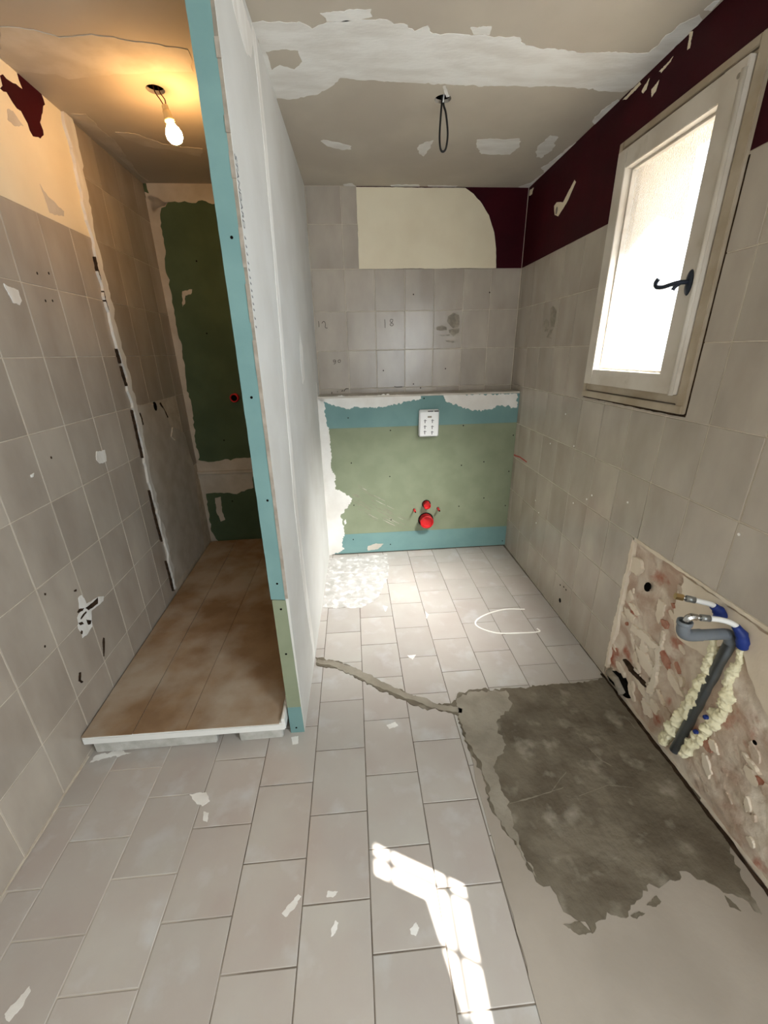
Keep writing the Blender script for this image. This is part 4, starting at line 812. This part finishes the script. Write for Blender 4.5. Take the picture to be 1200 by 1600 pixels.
# bare bulb hanging in the shower
hx, hy = -0.742, 2.116
lb = empty('light_bulb', (hx, hy, H), 'bare glowing bulb hanging on wires over the shower', 'light bulb')
top = Vector((-0.716, 2.112, 2.402)); bot = Vector((-0.699, 2.112, 2.318)); ax = (bot - top).normalized()
qt = ax.to_track_quat('Z', 'Y').to_matrix().to_4x4(); mt = Matrix.Translation(top) @ qt
obj('glass_bulb', lathe_bm([(0.013, 0.056), (0.016, 0.062), (0.026, 0.076), (0.031, 0.090), (0.030, 0.104), (0.022, 0.116), (0.010, 0.122), (0.0, 0.123)], mt, 28), 'bulb', lb, True)
so = obj('socket', lathe_bm([(0.0, 0.016), (0.014, 0.018), (0.015, 0.030), (0.018, 0.044), (0.019, 0.046), (0.019, 0.050), (0.014, 0.052), (0.013, 0.058)], mt, 24), 'clear_plastic', lb, True)
obj('terminal_block', lathe_bm([(0.0, 0.0), (0.012, 0.001), (0.012, 0.016), (0.0, 0.017)], mt, 10), 'clear_plastic', so)
obj('wire', tube_bm(spline([Vector((hx - 0.006, hy, H + 0.03)), Vector((hx - 0.004, hy, H - 0.005)), top + Vector((-0.012, 0, 0.015)), top + ax * 0.012]), 0.0022, 8), 'copper', lb, True)
obj('wire', tube_bm(spline([Vector((hx + 0.012, hy, H + 0.03)), Vector((hx + 0.014, hy, H - 0.005)), top + Vector((0.005, 0, 0.015)), top + ax * 0.012]), 0.0022, 8), 'copper', lb, True)

# cable loop
cl = empty('ceiling_cable', (0.391, 2.161, H), 'black cable loop hanging from a round hole in the ceiling', 'cable')
obj('loop', tube_bm(spline([(0.389, 2.165, H + 0.05), (0.388, 2.163, H), (0.384, 2.161, 2.40), (0.381, 2.161, 2.33), (0.386, 2.161, 2.288), (0.398, 2.161, 2.278), (0.410, 2.161, 2.292), (0.415, 2.161, 2.34), (0.405, 2.161, 2.405), (0.394, 2.163, H - 0.012), (0.396, 2.165, H + 0.05)], 7), 0.0042, 10), 'cable', cl, True)
obj('tie', tube_bm([(0.395, 2.155, H + 0.02), (0.391, 2.155, H - 0.012)], 0.003, 6), 'white_plastic', cl)

# grey waste pipe in the wall chase
gp = empty('drain_pipe', RIGHT.P(1.05, 0.05, 0), 'grey plastic waste pipe rising in the wall chase and bending out of the wall', 'pipe')
R0 = 0.0172
p0 = RIGHT.P(1.052, 0.045, -0.014); p1 = RIGHT.P(0.990, 0.60, -0.012)
bend = [p1, RIGHT.P(0.987, 0.625, -0.002), RIGHT.P(0.985, 0.640, 0.010), RIGHT.P(0.985, 0.643, 0.028)]
obj('riser', tube_bm([p0] + spline(bend, 5), R0, 18), 'pvc', gp, True)
obj('branch', tube_bm(spline([RIGHT.P(0.985, 0.643, 0.02), RIGHT.P(0.986, 0.643, 0.07), RIGHT.P(0.987, 0.643, 0.125)], 4), R0, 18), 'pvc', gp, True)
obj('elbow', tube_bm(spline([RIGHT.P(0.987, 0.643, 0.10), RIGHT.P(0.987, 0.644, 0.135), RIGHT.P(0.988, 0.652, 0.155), RIGHT.P(0.988, 0.668, 0.163), RIGHT.P(0.989, 0.690, 0.163)], 5), 0.0188, 20, caps=False), 'pvc', gp, True)
obj('socket_ring', lathe_bm([(0.0188, -0.004), (0.0215, 0.0), (0.0215, 0.012), (0.018, 0.013), (0.0165, 0.0), (0.0165, -0.02), (0.0, -0.02)], Matrix.Translation(RIGHT.P(0.989, 0.686, 0.163)), 24), 'pvc', gp, True)

# water hoses
def hose(label, pts, tip, wrap):
    e = empty('water_hose', pts[0], label, 'hose', 'water hoses beside the waste pipe')
    sp = spline(pts, 6)
    obj('tube', tube_bm(sp, 0.0085, 14), 'hose', e, True)
    obj('blue_sheath', tube_bm(spline(wrap, 5), [0.014, 0.017, 0.016, 0.019, 0.017, 0.015, 0.017, 0.014, 0.013, 0.0125, 0.0115][:5 * (len(wrap) - 1) + 1], 14, jitter=0.15), 'blue', e, True, 'blue corrugated sheath')
    d = (sp[-1] - sp[-2]).normalized(); q = sp[-1]
    cp_ = obj('crimp', tube_bm([q - d * 0.006, q + d * 0.020], 0.0105, 14), 'steel', e, True)
    obj('neck', tube_bm([q + d * 0.020, q + d * 0.034], 0.0075, 12), 'chrome', cp_, True)
    if tip == 'nut':
        obj('end_cap', tube_bm([q + d * 0.030, q + d * 0.052], 0.0115, 6), 'brass', cp_)
    else:
        c = q + d * 0.040
        obj('elbow_fitting', tube_bm(spline([c - d * 0.008, c + d * 0.006, c + d * 0.016 - Vector((0, 0, 0.008)), c + d * 0.020 - Vector((0, 0, 0.032)), c + d * 0.020 - Vector((0, 0, 0.04))], 4), 0.0105, 8), 'chrome', cp_)
hose('white water hose with a brass end cap, the upper one', [RIGHT.P(1.045, 0.690, 0.0), RIGHT.P(1.050, 0.708, 0.03), RIGHT.P(1.056, 0.716, 0.06), RIGHT.P(1.064, 0.720, 0.085)], 'nut', [RIGHT.P(1.035, 0.655, -0.006), RIGHT.P(1.042, 0.685, 0.004), RIGHT.P(1.049, 0.704, 0.024)])
hose('white water hose with a chrome elbow resting in the grey pipe', [RIGHT.P(0.955, 0.672, 0.0), RIGHT.P(0.965, 0.696, 0.030), RIGHT.P(0.972, 0.708, 0.065), RIGHT.P(0.978, 0.712, 0.105)], 'elbow', [RIGHT.P(0.945, 0.620, -0.006), RIGHT.P(0.948, 0.660, 0.004), RIGHT.P(0.962, 0.690, 0.022)])

# expanding foam along the pipe
def foam(label, pts, rads, seed):
    p3 = spline([RIGHT.P(a, b, c) for a, b, c in pts], 36)
    n = len(p3); rr = []
    for i in range(n):
        t = i / (n - 1) * (len(rads) - 1); k = min(int(t), len(rads) - 2); r = rads[k] + (rads[k + 1] - rads[k]) * (t - k)
        rr.append(r * (0.9 + 0.3 * noise.noise(Vector((i * 0.16, seed, 0)))))
    o = obj('expanding_foam', tube_bm(p3, rr, 40, jitter=0.75, seed=seed), 'foam', None, True)
    return tag(o, label, 'foam', 'foam beads along the waste pipe')
fl = [(1.03, 0.5768), (1.0146, 0.5162), (1.0159, 0.4333), (1.0258, 0.3377), (1.0432, 0.2282), (1.0708, 0.1159), (1.0921, 0.0323)]
fr_ = [(0.956, 0.6171), (0.9502, 0.56), (0.9576, 0.4835), (0.9422, 0.4238), (0.9491, 0.3471), (0.968, 0.2677), (0.9903, 0.1801), (1.0166, 0.0728)]
foam('lumpy cream foam bead left of the rising grey pipe', [(a + 0.012, b, -0.010) for a, b in fl], [0.011, 0.017, 0.020, 0.022, 0.023, 0.022, 0.017], 3.1)
foam('lumpy cream foam bead right of the rising grey pipe', [(a - 0.006, b, -0.010) for a, b in fr_], [0.009, 0.012, 0.014, 0.018, 0.021, 0.020, 0.018, 0.012], 8.4)
for q in [(0.959, 0.3218), (0.9743, 0.2363)]:
    e = obj('sheath_scrap', lathe_bm([(0.0, 0.012), (0.007, 0.010), (0.008, 0.0), (0.004, -0.004)], RIGHT.mat(q[0], q[1], 0.012), 8), 'blue', gp, label='blue sheath showing through the foam')
